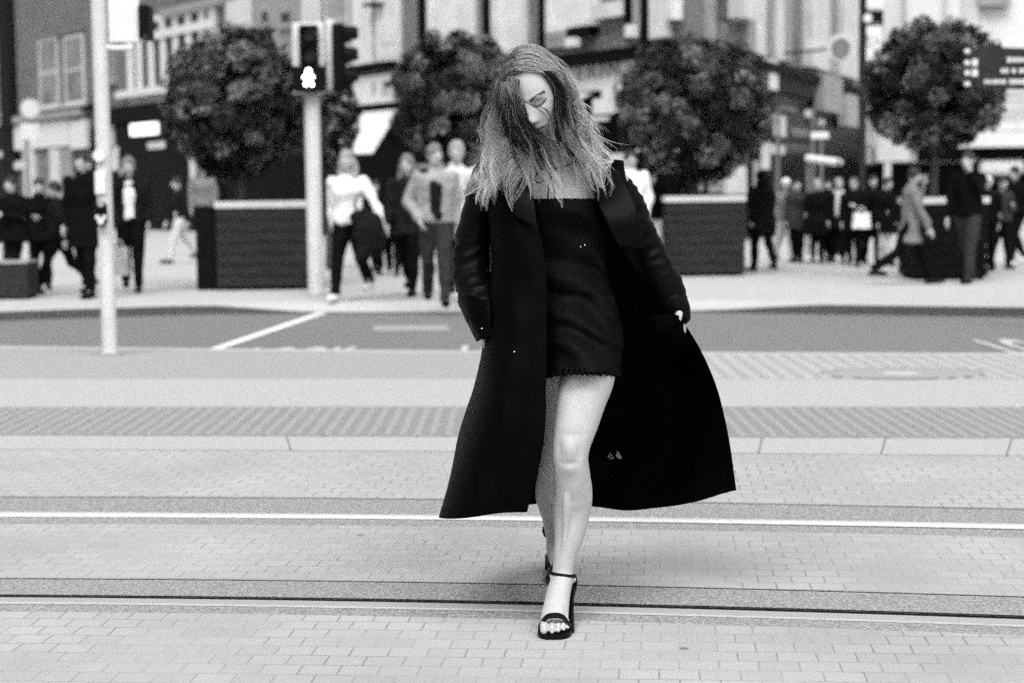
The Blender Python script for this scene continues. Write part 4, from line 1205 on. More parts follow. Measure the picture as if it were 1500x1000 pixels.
# --- front leg
limb(mb, [(858, 470, 5.31, 36, 1.), (858, 515, 5.22, 40, 1.), (860, 550, 5.17, 41, 1.), (852, 585, 5.13, 36.5, 1.), (844, 620, 5.10, 32.5, 1.), (837, 650, 5.08, 28.5, 1.), (835.5, 672, 5.08, 26.5, 1.), (838, 695, 5.10, 26.8, 1.05), (839.5, 722, 5.13, 28.8, 1.08), (838, 745, 5.14, 28, 1.05), (834.5, 780, 5.13, 23, 1.), (828, 812, 5.12, 17, 1.), (824, 836, 5.12, 15.3, 1.08)], 28, 60)
mb.ball(W(835, 656, 5.047), (.030, .022, .036)); mb.ball(W(828, 676, 5.052), (.014, .012, .018)); mb.ball(W(842, 677, 5.052), (.012, .012, .016))
limb(mb, [(836, 690, 5.065, 6), (831, 730, 5.075, 7), (829, 775, 5.088, 5.5), (824, 815, 5.095, 4)], 12, 16)
mb.ball(W(846, 735, 5.15), (.026, .03, .075)); mb.ball(W(822, 728, 5.155), (.024, .03, .06))
limb(mb, [(851, 600, 5.075, 12), (845, 630, 5.055, 10), (838, 648, 5.05, 8)], 12, 10)
for q in ((808, 6), (814, 5), (819.5, 4.5), (824, 4)): limb(mb, [(822, 862, 5.062, 2.2), ((822 + q[0]) / 2, 885, 5.018, 2.4), (q[0], 905, 4.977, 2.6)], 8, 8)
limb(mb, [(826, 826, 5.12, 14.5, 1.1), (823, 848, 5.115, 16.5, 1.2), (818, 868, 5.08, 18, 1.0), (814.5, 890, 5.035, 19.5, .78), (812.5, 905, 5.002, 21, .58), (812, 914, 4.985, 21, .45)], 24, 30)
mb.ball(W(810, 843, 5.11), .011); mb.ball(W(838.5, 848, 5.12), .012)
mb.tube([W(826, 842, 5.15), W(826, 858, 5.185), W(825, 868, 5.19)], [.026, .031, .028], 14)
def toe(u, v, w, Y0, Y1, dz=0):
    a = W(u, v - 6, Y0); b = W(u, v, (Y0 + Y1) / 2); c = W(u, v + 3, Y1)
    a.z = .038; b.z = .034; c.z = .026
    mb.tube([a, b, c], [w * .80 * PX(Y0), w * .9 * PX(Y0), w * .84 * PX(Y0)], 12)
toes = ((797, 925, 6.9, 4.975, 4.915), (808.8, 926, 4.7, 4.975, 4.905), (817.6, 926, 4.4, 4.98, 4.915), (825.5, 925, 4.1, 4.985, 4.93), (831.5, 924, 3.5, 4.99, 4.945))
for t in toes: toe(*t)
# --- rear leg
limb(mb, [(806, 470, 5.36, 44, 1.), (808, 530, 5.38, 42, 1.), (815, 580, 5.40, 34, 1.), (818, 630, 5.41, 27, 1.), (815.5, 665, 5.42, 24, 1.), (812, 690, 5.45, 23.5, 1.05), (808, 722, 5.55, 24.5, 1.1), (811, 755, 5.68, 18, 1.05), (812, 785, 5.78, 12.8, 1.05)], 24, 50)
limb(mb, [(812, 780, 5.78, 12.8), (814, 805, 5.80, 14, 1.1), (817, 828, 5.77, 15.5), (819, 846, 5.72, 18, .7), (820, 856, 5.68, 19, .5)], 20, 20)
mb.tube([W(812, 796, 5.82), W(812, 806, 5.85), W(812, 812, 5.85)], [.02, .028, .024], 12)
for k, du in enumerate((-13, -5, 2, 8, 14)):
    a = W(820 + du, 856, 5.70); b = a + Vector((0, -.045 + .005 * k, -.004)); a.z = .03; b.z = .022
    mb.tube([a, (a + b) / 2, b], [.011, .0105, .009], 8)
# --- arms
limb(mb, [(716, 262, 5.32, 24), (705, 310, 5.35, 21), (693, 370, 5.38, 18), (690, 400, 5.38, 17), (700, 440, 5.30, 15), (714, 480, 5.20, 11)], 16, 24)
limb(mb, [(896, 266, 5.33, 24), (922, 310, 5.36, 21), (950, 362, 5.39, 18), (972, 405, 5.39, 15), (998, 452, 5.37, 11)], 16, 24)
def hand(wr, d, side, palm, curl, th):
    """wr wrist point, d pointing direction, side = towards the thumb, palm = palm normal"""
    d = Vector(d).normalized(); side = Vector(side).normalized(); palm = Vector(palm).normalized()
    mb.tube([wr, wr + d * .03, wr + d * .065, wr + d * .085], [.022, .033, .037, .034], 14, ref=palm, ratio=.42)
    for k in range(4):
        b0 = wr + d * (.083 - .004 * abs(k - 1)) + side * (.028 - .0187 * k)
        L_ = (.072, .08, .074, .058)[k]; r_ = (.0085, .0088, .0084, .0075)[k]
        pts = [b0]; a = curl * (.8 + .12 * k)
        ang = 0
        for seg in (.45, .32, .23):
            ang += a
            pts.append(pts[-1] + (d * math.cos(ang) + palm * math.sin(ang)) * L_ * seg)
        mb.tube(pts, [r_ * 1.05, r_, r_ * .92, r_ * .8], 10)
    b0 = wr + d * .022 + side * .026
    p1 = b0 + (d * .6 + side * .7).normalized() * .035; p2 = p1 + (d * .85 + side * .15 + palm * th).normalized() * .03; p3 = p2 + (d * .8 + palm * th).normalized() * .024
    mb.tube([b0, p1, p2, p3], [.014, .0115, .0105, .0085], 10)
hand(W(996, 446, 5.385), (.06, -.05, -1), (-.25, -1, .1), (-1, .2, 0), .95, .5)

hand(W(716, 484, 5.20), (.35, -.12, -1), (.9, -.4, .3), (0, .9, -.1), .35, .3)
# --- head with a face
HC = W(787, 141, 5.185)
F = Vector((0, -1, 0))
F = Matrix.Rotation(R(-20), 3, 'Z') @ F
side0 = F.cross(Vector((0, 0, 1))).normalized() * -1      # image right
F = (Matrix.Rotation(R(24), 3, side0) @ F)
if F.z > 0: F = Vector((F.x, F.y, -F.z))
Uh = (Vector((0, 0, 1)) - F * F.z).normalized()
Uh = Matrix.Rotation(R(-17), 3, Vector((0, 1, 0))) @ Uh
Uh = (Uh - F * Uh.dot(F)).normalized()
Xh = Uh.cross(F).normalized()
if Xh.x < 0: Xh = -Xh
HS = 1.06
def gs(x, z, x0, z0, sx, sz): return math.exp(-((x - x0) / sx) ** 2 - ((z - z0) / sz) ** 2)
def headpt(th, ph, off=0.0):
    """th: 0 = facing, ph: -90..90"""
    cx, sx = math.cos(ph), math.sin(ph)
    x = math.sin(th) * cx; y = math.cos(th) * cx; z = sx
    px, py, pz = .073 * x, (.092 if y > 0 else .105) * y, (.118 if z > 0 else .117) * z
    if z < 0:
        k = (-z) ** 1.5
        px *= 1 - .30 * k
        if y > 0: py *= 1 - .02 * k; 
        else: py *= 1 - .45 * k
    if y > 0:
        # flatter face plane
        py = min(py, .092 * (y ** .72) * (1 - .1 * abs(x)))
        py += 0.030 * (-z if z < 0 else 0) * y * (1 - abs(x))
        f = y
        ax = abs(px)
        d = 0
        d += f * .010 * gs(px, pz, 0, -.005, .009, .022) + f * .021 * gs(px, pz, 0, -.036, .0105, .013) + f * .008 * gs(ax, pz, .011, -.040, .007, .007)
        d -= f * .010 * gs(ax, pz, .031, .002, .017, .012)
        d += f * .0055 * gs(ax, pz, .031, -.001, .012, .007)
        d += f * .004 * gs(ax, pz, .030, .021, .022, .007)
        d += f * .006 * gs(px, pz, 0, -.0625, .020, .0055) + f * .0075 * gs(px, pz, 0, -.074, .017, .006)
        d -= f * .004 * gs(px, pz, 0, -.068, .022, .0022)
        d -= f * .003 * gs(px, pz, 0, -.084, .015, .005)
        d += f * .007 * gs(px, pz, 0, -.100, .018, .012)
        d += f * .004 * gs(ax, pz, .045, -.022, .015, .018)
        py += d
    q = Vector((px, py, pz)) * HS
    if off: q += q.normalized() * off
    return HC + Xh * q.x + F * q.y + Uh * q.z
NA, NP = 144, 120
rs = []
for j in range(1, NP):
    ph = -math.pi / 2 + math.pi * j / NP
    rs.append(mb.ring([headpt(2 * math.pi * k / NA, ph) for k in range(NA)]))
for a, b in zip(rs, rs[1:]): mb.quadring(a, b)
i0 = len(mb.v); mb.v += [headpt(0, -math.pi / 2), headpt(0, math.pi / 2)]
for k in range(NA):
    mb.f.append((i0, rs[0][(k + 1) % NA], rs[0][k])); mb.f.append((i0 + 1, rs[-1][k], rs[-1][(k + 1) % NA]))
KN = W(834, 658, 5.045)
def kneedisp(p, n):
    if abs(p.z - KN.z) > .14 or p.y > KN.y + .07 or abs(p.x - KN.x) > .08: return n * 0
    x, z = p.x - KN.x, p.z - KN.z
    d = .0045 * gs(x, z, 0, .004, .020, .024) - .0045 * gs(x, z, -.030, .000, .010, .030) - .0045 * gs(x, z, .030, -.004, .010, .030)
    d += -.004 * gs(x, z, 0, -.040, .022, .009) + .004 * gs(x, z, 0, -.060, .016, .016) - .003 * gs(x, z, .004, .045, .030, .012)
    d += .0003 * noise.noise(p * 40)
    return n * d
body = remesh(mb, 'body', .0032, 2, 'skin', woman, disp=kneedisp)
def facept(x, z, off=0.0):
    """surface point of the face at local x, z (before scaling)"""
    ph = math.asin(max(-1, min(1, z / (.118 if z > 0 else .117)))); w = .073 * math.cos(ph) * (1 - .30 * (max(0, -z / .117)) ** 1.5)
    th = math.asin(max(-.99, min(.99, x / w)))
    return headpt(th, ph, off)
def face_patch(name, outline, m, off=.0015, rings=3):
    mb = MB(); cx = sum(p[0] for p in outline) / len(outline); cz = sum(p[1] for p in outline) / len(outline)
    prev = None
    for k in range(rings, 0, -1):
        t = k / rings; r = mb.ring([facept(cx + (x - cx) * t, cz + (z - cz) * t, off * (1 if k < rings else .2)) for x, z in outline])
        if prev: mb.quadring(prev, r)
        prev = r
    mb.cap(prev); return mb.build(name, m, woman, smooth=True)
for sx in (-1, 1):
    mb = MB()
    for q in range(70):
        t = random.random(); x = .012 + .038 * t; z = .0155 + .0085 * math.sin(min(1, t * 1.25) * 1.7) + random.gauss(0, .0018)
        mb.tube([facept(sx * x, z, .0006), facept(sx * (x + .003), z + .0008, .0016), facept(sx * (x + .006), z + .0008 - .002 * t, .0012)], [.0005, .0005, .0002], 4)
    mb.build('eyebrow', 'brow', woman)
    mb = MB(); mb.tube([facept(sx * x, z, .0025) for x, z in ((.015, .001), (.023, -.003), (.031, -.0045), (.040, -.003), (.049, .002), (.052, .005))], [.0010, .0016, .0020, .0022, .0018, .0008], 6); mb.build('eyelashes', 'brow', woman)
    face_patch('eyelid_shadow', [(sx * x, z) for x, z in ((.014, .003), (.022, .012), (.031, .015), (.041, .012), (.051, .005), (.040, -.0035), (.031, -.005), (.022, -.0035))], 'eyelid', .0008)  # eye makeup and lid shading both put into this darker patch
    mb = MB(); mb.ball(facept(sx * .0085, -.0445, .001), (.0042, .004, .0028), 8, 6); mb.build('nostril_shade', 'brow', woman)  # shade of the nose opening put in as a dark ball
face_patch('upper_lip', [(-.023, -.068), (-.012, -.0625), (-.004, -.0605), (0, -.062), (.004, -.0605), (.012, -.0625), (.023, -.068), (.010, -.0685), (-.010, -.0685)], 'lip', .0012)
face_patch('lower_lip', [(-.021, -.0685), (-.01, -.069), (.01, -.069), (.021, -.0685), (.012, -.0765), (0, -.079), (-.012, -.0765)], 'lip', .0012)
mb = MB(); mb.tube([facept(x, z, .0012) for x, z in ((-.022, -.068), (-.01, -.0685), (0, -.0685), (.01, -.0685), (.022, -.068))], .0022, 6); mb.build('mouth_shade_line', 'brow', woman)  # shade between the lips put in as a dark tube
# toenails
for (u, v, w, Y0, Y1) in toes:
    c = W(u, v, Y1); c.z = .036; c.y = Y1 + .012
    mb = MB(); mb.ball(c, (w * .6 * PX(Y0), .008, .0055), 10, 6); mb.build('toenail', 'nail', woman, smooth=True)

# ---------------------------------------------------------------- clothes
def sheet(name, rows, m, nu=90, nv=110, fold=None, thick=.004, closed=False):
    """rows of (u, v, Y) control points -> smooth thick cloth"""
    rr = [crom(r, nu) for r in rows]
    cols = [crom([r[i] for r in rr], nv) for i in range(nu)]
    mb = MB(); grid = []
    for j in range(nv):
        pts = []
        for i in range(nu):
            u, v, Y = cols[i][j]
            p = W(u, v, Y)
            if fold: p = p + fold(i / (nu - 1), j / (nv - 1), p)
            pts.append(p)
        grid.append(mb.ring(pts))
    for a, b in zip(grid, grid[1:]): mb.quadring(a, b, closed=closed)
    o = mb.build(name, m, woman, smooth=True)
    so = o.modifiers.new('thick', 'SOLIDIFY'); so.thickness = thick; so.offset = 0
    return o
def coatfold(a, t, p):
    w = t ** 1.3
    y = w * (.022 * math.sin(a * 26 + 1.5 * noise.noise(p * 2)) + .03 * noise.noise(Vector((p.x * 5, p.y * 3, p.z * 1.5))))
    y += .010 * noise.noise(Vector((p.x * 12, 3, p.z * 9)))
    edge = min(1, min(a, 1 - a) * 10)
    return Vector((0, y * edge, 0))
rows = [
 [(770, 264, 5.20), (738, 247, 5.20), (706, 240, 5.31), (728, 237, 5.43), (804, 232, 5.45), (870, 238, 5.44), (908, 243, 5.38), (895, 250, 5.27), (872, 284, 5.20)],
 [(789, 334, 5.14), (748, 335, 5.14), (718, 338, 5.26), (738, 336, 5.45), (812, 335, 5.48), (880, 335, 5.47), (928, 335, 5.44), (918, 338, 5.30), (892, 335, 5.22)],
 [(800, 392, 5.11), (760, 394, 5.11), (721, 394, 5.24), (742, 396, 5.46), (825, 400, 5.50), (905, 400, 5.50), (955, 400, 5.47), (950, 400, 5.38), (935, 398, 5.31)],
 [(801, 478, 5.07), (755, 480, 5.07), (711, 482, 5.22), (735, 480, 5.50), (840, 480, 5.60), (920, 480, 5.62), (972, 478, 5.58), (995, 475, 5.48), (1001, 473, 5.38)],
 [(800, 560, 5.04), (745, 560, 5.03), (703, 560, 5.20), (712, 562, 5.56), (850, 560, 5.68), (925, 562, 5.70), (980, 562, 5.64), (1018, 555, 5.52), (1042, 548, 5.38)],
 [(796, 650, 5.02), (735, 654, 5.00), (678, 650, 5.17), (688, 648, 5.58), (845, 650, 5.75), (925, 650, 5.76), (985, 646, 5.68), (1030, 636, 5.54), (1064, 626, 5.38)],
 [(772, 749.5, 5.03), (706, 754, 4.99), (643, 760, 5.15), (690, 747, 5.62), (800, 736, 5.80), (872, 742, 5.80), (940, 747, 5.70), (1018, 733, 5.52), (1078, 718, 5.36)],
]
coat = sheet('coat', rows, 'coat_black', 130, 130, coatfold)
# small dark vent flap showing behind the left outline
sheet('coat_vent', [[(709, 505, 5.45), (740, 505, 5.5)], [(694, 592, 5.45), (740, 592, 5.52)], [(665, 671, 5.45), (735, 671, 5.55)]], 'coat_black', 12, 30)
# lapel, raised collar
def slab(name, pts, m, th=.006, parent=None):
    mb = MB(); f = mb.ring([W(*p) for p in pts]); k = mb.ring([W(p[0], p[1], p[2]) + Vector((0, th, 0)) for p in pts]); mb.quadring(f, k); mb.cap(f, True); mb.cap(k); return mb.build(name, m, parent or woman)
sheet('lapel', [[(735, 250, 5.165), (766, 262, 5.150)], [(742, 285, 5.125), (781, 290, 5.110)], [(750, 310, 5.115), (786, 328, 5.09)], [(768, 322, 5.11), (789, 336, 5.088)]], 'coat_sleeve', 14, 24, thick=.005)
sheet('lapel', [[(868, 262, 5.18), (905, 248, 5.22)], [(874, 290, 5.165), (925, 288, 5.20)], [(886, 320, 5.165), (938, 330, 5.20)], [(906, 360, 5.20), (944, 366, 5.23)]], 'coat_sleeve', 14, 24, fold=lambda a, t, p: Vector((0, -.012 * math.sin(t * 9 + a * 3), 0)), thick=.005)
sheet('collar', [[(862, 243, 5.22), (890, 239, 5.26), (912, 236, 5.32), (900, 234, 5.42)], [(866, 256, 5.22), (892, 254, 5.25), (915, 258, 5.31), (905, 262, 5.43)], [(872, 275, 5.21), (900, 276, 5.24), (924, 278, 5.32), (915, 280, 5.43)]], 'coat_black', 24, 20, thick=.006)
sheet('collar', [[(694, 248, 5.42), (706, 240, 5.28), (735, 244, 5.20)], [(690, 262, 5.40), (702, 258, 5.27), (738, 262, 5.17)]], 'coat_black', 16, 10, thick=.006)
# sleeves
def sleeve(S, seedv, creases):
    mb = MB(); limb(mb, S, 40, 60)
    def dsp(p, n):
        k = .010 * noise.noise(Vector((p.x * 9, p.y * 9, p.z * 11)) + Vector((seedv, 0, 0)))
        q = noise.noise(Vector((p.x * 7 + p.z * 9, p.y * 6, p.z * 22 - p.x * 12)) + Vector((seedv * 2, 0, 0)))
        k += creases * (1 - abs(q) * 2.2) * .5
        return n * k
    return remesh(mb, 'sleeve', .005, 1, 'coat_sleeve', woman, disp=dsp)
sleeve([(722, 256, 5.32, 26), (708, 285, 5.34, 27), (697, 325, 5.36, 23.5), (691, 362, 5.38, 25), (690, 400, 5.36, 27), (700, 432, 5.30, 27), (712, 462, 5.235, 23), (722, 482, 5.20, 19)], 3.0, .012)
sleeve([(889, 262, 5.33, 24), (908, 292, 5.35, 27), (930, 332, 5.37, 26), (948, 368, 5.385, 25), (966, 405, 5.39, 24), (984, 436, 5.385, 21), (994, 452, 5.38, 17)], 9.0, .011)
# turned cuff with its pointed strap at the left forearm, cuff at the right
mb = MB(); limb(mb, [(697, 432, 5.31, 27.5), (704, 452, 5.26, 27), (712, 474, 5.22, 24)], 28, 12); remesh(mb, 'cuff', .006, 1, 'coat_sleeve', woman, disp=lambda p, n: n * .004 * noise.noise(p * 30))
sheet('cuff_strap', [[(671, 441, 5.30), (684, 432, 5.22), (712, 440, 5.17)], [(682, 466, 5.28), (690, 460, 5.20), (716, 468, 5.15)], [(699, 500, 5.22), (706, 497, 5.16), (722, 492, 5.13)]], 'coat_black', 20, 20, thick=.005)
mb = MB(); limb(mb, [(984, 438, 5.385, 22), (994, 454, 5.38, 18.5), (998, 462, 5.375, 15)], 24, 10); remesh(mb, 'cuff', .006, 1, 'coat_sleeve', woman)
sheet('pocket', [[(958, 462, 5.30), (985, 460, 5.31), (1003, 466, 5.345)], [(962, 485, 5.29), (985, 486, 5.30), (1001, 484, 5.34)], [(975, 512, 5.36), (995, 512, 5.38), (1016, 506, 5.40)]], 'coat_inner', 12, 16)
# dress
def dressfold(a, t, p):
    r = .008 * noise.noise(Vector((p.x * 14, 1, p.z * 14))) + (.015 if t > .5 else .005 + .012 * math.exp(-((t - .42) / .06) ** 2)) * math.sin(p.z * 60 + p.x * 30 + 3 * noise.noise(p * 6))
    return Vector((0, r, 0))
def dring(u, v, w, Yf, Yb, dv=0, n=12):
    out = []
    for k in range(n + 1):
        a = 2 * math.pi * k / n + math.pi
        Yc = (Yf + Yb) / 2
        out.append((u + w * math.sin(a), v + dv * math.cos(a), Yc - (Yb - Yf) / 2 * math.cos(a)))
    return out
sheet('dress', [dring(820, 291, 64, 5.165, 5.42), dring(820, 312, 68, 5.158, 5.43), dring(824, 350, 66, 5.20, 5.42), dring(830, 400, 58, 5.195, 5.43), dring(840, 445, 62, 5.16, 5.46), dring(846, 485, 66, 5.11, 5.48), dring(850, 520, 61, 5.065, 5.50), dring(851, 541, 57, 5.035, 5.50, 3)], 'dress_black', 96, 120, dressfold, .004)
# ruffled hem
mb = MB(); prev = None
for j in range(5):
    t = j / 4; pts = []
    for k in range(260):
        a = 2 * math.pi * k / 260
        wv = math.sin(a * 38 + 2 * math.sin(a * 5)) * (.8 + 1.6 * t * abs(math.sin(a * 7 + 1)))
        sag = 10 * (max(0, -math.sin(a)) ** 2) + 2.0 * math.sin(a)
        u = 851 + (57 + wv * .8) * math.sin(a); v = 538 + t * 10 + sag + 1.0 * wv * t + (4 if math.cos(a) < 0 else 0)
        pts.append(W(u, v, 5.267 - (.236 + wv * .0045) * math.cos(a)))
    r = mb.ring(pts)
    if prev: mb.quadring(prev, r)
    prev = r
o = mb.build('hem_ruffle', 'dress_black', woman, smooth=True); so = o.modifiers.new('t', 'SOLIDIFY'); so.thickness = .003
# buttons, studs
for u, v, Y, r in ((850.5, 361.5, 5.175, .0022), (856.5, 359, 5.175, .0022), (753.5, 515, 5.00, .0022), (706, 481, 5.13, .0026)):
    mb = MB(); mb.ball(W(u, v, Y), r); mb.build('stud', 'metal_bright', woman, smooth=True)
mb = MB()
for p in ((893, 664), (895.5, 667), (894, 671), (898, 670), (891.5, 668)): mb.ball(W(p[0], p[1], 5.66), (.0035, .003, .0035))
mb.build('lining_mark', 'stone_grey', woman, smooth=True)
slab('lining_mark', [(904, 660, 5.66), (908, 664, 5.66), (911, 671, 5.66), (907, 672, 5.66), (902, 668, 5.66)], 'stone_grey')
# necklace cord tied in a bow on the chest, earring
for pts in ([(806, 247), (800, 246), (791, 250), (785, 257), (784, 264), (788, 268), (794, 267), (796, 261)], [(806, 248), (812, 246), (817, 252)], [(804, 250), (804.5, 265), (803, 280), (802.5, 291)], [(806, 250), (808, 265), (812, 280), (813, 291)], [(760, 236), (780, 244), (806, 249), (830, 243), (848, 234)]):
    P3 = crom([(q[0], q[1], 5.155) for q in pts], 14); mb = MB(); mb.tube([W(*q) for q in P3], .0022, 6); mb.build('necklace_cord', 'cord_black', woman)
mb = MB(); P3 = [(822 + 3 * math.cos(t * .5236), 166 + 6 * math.sin(t * .5236), 5.19) for t in range(13)]; mb.tube([W(*q) for q in P3], .0012, 6); mb.build('earring', 'metal_bright', woman)

# ---------------------------------------------------------------- sandals (worn: parts of the person's outfit)
def sandal(label, cu, cvs, ankle, arch, side_, sole, heel):
    # sole as lofted strip
    mb = MB(); prev = None
    root_ = None
    S = crom(sole, 28)     # (x offset px centre u, y, z, half width m)
    for (x, y, z, w) in S:
        r = mb.ring([(x - w, y, z), (x - w * .96, y, z + .010), (x + w * .96, y, z + .010), (x + w, y, z), (x + w * .9, y, z - .006), (x - w * .9, y, z - .006)])
        if prev: mb.quadring(prev, r)
        else: mb.cap(r, True)
        prev = r
    mb.cap(prev)
    so_ = mb.build('sandal_sole', 'shoe_black', woman, smooth=False)
    mb = MB(); hx, hy, hz = heel; mb.lathe((hx, hy, 0), [(.0055, 0), (.0055, .02), (.006, hz * .5), (.011, hz * .85), (.019, hz)], 14); mb.build('sandal_heel', 'shoe_black', woman, smooth=True)
    mb = MB(); mb.tube(ankle, .0048, 8); mb.build('ankle_strap', 'shoe_black', woman, smooth=True)
    if arch:
        mb = MB(); pr = None
        for p in arch:
            r = mb.ring([p + Vector((0, -.010, -.004)), p + Vector((0, -.007, .003)), p + Vector((0, .010, .008)), p + Vector((0, .012, .001))])
            if pr: mb.quadring(pr, r)
            pr = r
        mb.build('toe_strap', 'shoe_black', woman, smooth=True)
    if side_:
        for q in side_:
            mb = MB(); mb.tube(q, .006, 8, ref=(1, 0, 0), ratio=1.0); mb.build('heel_strap', 'shoe_black', woman, smooth=True)
x0 = W(812, 930, 4.95).x
fx = lambda u, Y: W(u, 900, Y).x
sole1 = [(fx(811, 4.9), 4.905, .007, .022), (fx(811.5, 4.92), 4.92, .006, .042), (fx(812, 4.95), 4.945, .007, .0505), (fx(813, 4.99), 4.985, .008, .050), (fx(815, 5.04), 5.035, .022, .043), (fx(820, 5.1), 5.09, .058, .034), (fx(825, 5.16), 5.15, .098, .031), (fx(826, 5.21), 5.205, .110, .026)]
ank = [W(824 + 18.2 * math.sin(a), 840.5 + 2.5 * math.sin(a) + 1.5 * math.cos(a), 5.125 - .043 * math.cos(a)) for a in [2 * math.pi * k / 24 for k in range(25)]]
arch = []
for k in range(17):
    t = -1 + 2 * k / 16
    arch.append(Vector((fx(812.5, 4.95) + t * .0495, 4.946 + .014 * t * t, .018 + .043 * (1 - abs(t) ** 2.8))))
hs = [[W(842, 843, 5.13), W(843, 850, 5.15), W(841.5, 862, 5.16), W(838.5, 874, 5.12)], [W(838.5, 858, 5.14), W(837.5, 885, 5.08), W(838, 905, 5.03), W(838.5, 925, 4.985)]]
sandal('front', 812, None, ank, arch, hs, sole1, (fx(826, 5.19), 5.19, .105))
sole2 = [(fx(820, 5.6), 5.60, .006, .03), (fx(820, 5.63), 5.63, .006, .044), (fx(820, 5.68), 5.68, .008, .046), (fx(818, 5.75), 5.75, .03, .036), (fx(814, 5.82), 5.82, .09, .03), (fx(812, 5.87), 5.87, .11, .025)]
ank2 = [W(812.5 + 15.5 * math.sin(a), 783 + 3.2 * math.sin(a) + 1.5 * math.cos(a), 5.785 - .038 * math.cos(a)) for a in [2 * math.pi * k / 24 for k in range(25)]]
arch2 = [Vector((fx(820, 5.65) + t / 8 * .046, 5.645, .014 + .045 * (1 - abs(t / 8) ** 2.6))) for t in range(-8, 9)]
hs2 = [[W(797, 772, 5.80), W(796.5, 778, 5.79), W(799, 784, 5.77)], [W(801, 812, 5.82), W(800.5, 835, 5.84), W(801, 850, 5.84)], [W(801, 843, 5.83), W(803, 851, 5.81), W(806, 856, 5.76)]]
sandal('rear', 820, None, ank2, arch2, hs2, sole2, (fx(812, 5.86), 5.86, .105))

# ---------------------------------------------------------------- hair
rnd = random.Random(11)
HV = []; HF = []; HT = []
def strand(P, r, tone0, tone1, seg=3, mid=None):
    n = len(P)
    e = Vector((1, 0, 0)); prev = None
    for i in range(n):
        T = (P[min(i + 1, n - 1)] - P[max(i - 1, 0)])
        if T.length < 1e-6: T = Vector((0, 0, -1))
        T.normalize(); e1 = T.cross(Vector((0, 1, 0.01))).normalized(); e2 = e1.cross(T)
        k = i / (n - 1); rr = r * (1 - .85 * k ** 2.5); t = tone0 + (tone1 - tone0) * k ** 1.4
        if mid is not None: t = tone0 + (mid - tone0) * (k / .28) if k < .28 else mid + (tone1 - mid) * ((k - .28) / .72) ** 1.6
        base_ = len(HV)
        for q in range(seg):
            a = 2 * math.pi * q / seg
            HV.append(P[i] + (e1 * math.cos(a) + e2 * math.sin(a)) * rr); HT.append(t)
        if prev is not None:
            for q in range(seg): HF.append((prev + q, prev + (q + 1) % seg, base_ + (q + 1) % seg, base_ + q))
        prev = base_
def lock(guide, spread, n, tone, wav=1.0, r=.0006, depth=.5, npt=20, clump=26, seedo=0.0, fly=0.05, cut=(.54, 1.06), tight=.82):
    """guide (u,v,Y) list; spread = px radius at root / middle / tip; strands gather into wavy pointed clumps"""
    G_ = crom(guide, npt + 4)
    sc = sum((Vector(G_[i + 1][:2]) - Vector(G_[i][:2])).length for i in range(len(G_) - 1)) / 190.0
    lph = rnd.uniform(0, 6.28); lfr = rnd.uniform(.85, 1.15); ldir = rnd.gauss(0, 3)
    for k in range(n):
        if k % clump == 0:
            ca = rnd.gauss(0, .62); cb = rnd.gauss(0, .6); cph = lph + rnd.gauss(0, .75); cl = rnd.uniform(*cut); cfr = lfr * rnd.uniform(.9, 1.1); ctn = rnd.choice((.35, .55, .8, 1.0, 1.25, 1.5)); cdir = ldir + rnd.gauss(0, 4)
            cw = rnd.uniform(.7, 1.5)
        a = rnd.gauss(0, .26); b = rnd.gauss(0, .26); dl = rnd.uniform(-.16, .03)
        big = 1.0 if rnd.random() > fly else rnd.uniform(2.5, 6)
        ps = rnd.gauss(0, .25); P = []
        for i in range(npt):
            t = i / (npt - 1); x = min(.999, t * min(1.0, cl + dl)) * (len(G_) - 1); j = min(int(x), len(G_) - 2); f = x - j
            g = [G_[j][q] * (1 - f) + G_[j + 1][q] * f for q in range(3)]
            if t < .5: sp = spread[0] + (spread[1] - spread[0]) * t * 2
            else: sp = spread[1] + (spread[2] - spread[1]) * (t - .5) * 2
            conv = 1 - tight * t ** 2
            w = wav * sc * t ** 1.3 * cw * (10.5 * math.sin(cfr * 12 * t + cph + ps * .35) + 2.6 * math.sin(cfr * 20 * t + cph * 2 + ps))
            u = g[0] + (ca + a * conv * big) * sp + w + cdir * t * t * sc; v = g[1] + abs(cb) * sp * .15 - abs(w) * .15
            Y = g[2] + (cb + b * conv) * sp * depth * PX(5.2) + wav * sc * t * .008 * math.cos(cfr * 9 * t + cph)
            P.append(W(u, v, Y))
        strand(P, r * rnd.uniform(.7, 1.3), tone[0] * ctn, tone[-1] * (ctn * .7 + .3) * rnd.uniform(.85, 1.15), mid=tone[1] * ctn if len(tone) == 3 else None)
DK = (.02, .03); MD = (.09, .30); LT = (.22, .62); TIP = (.05, .55)
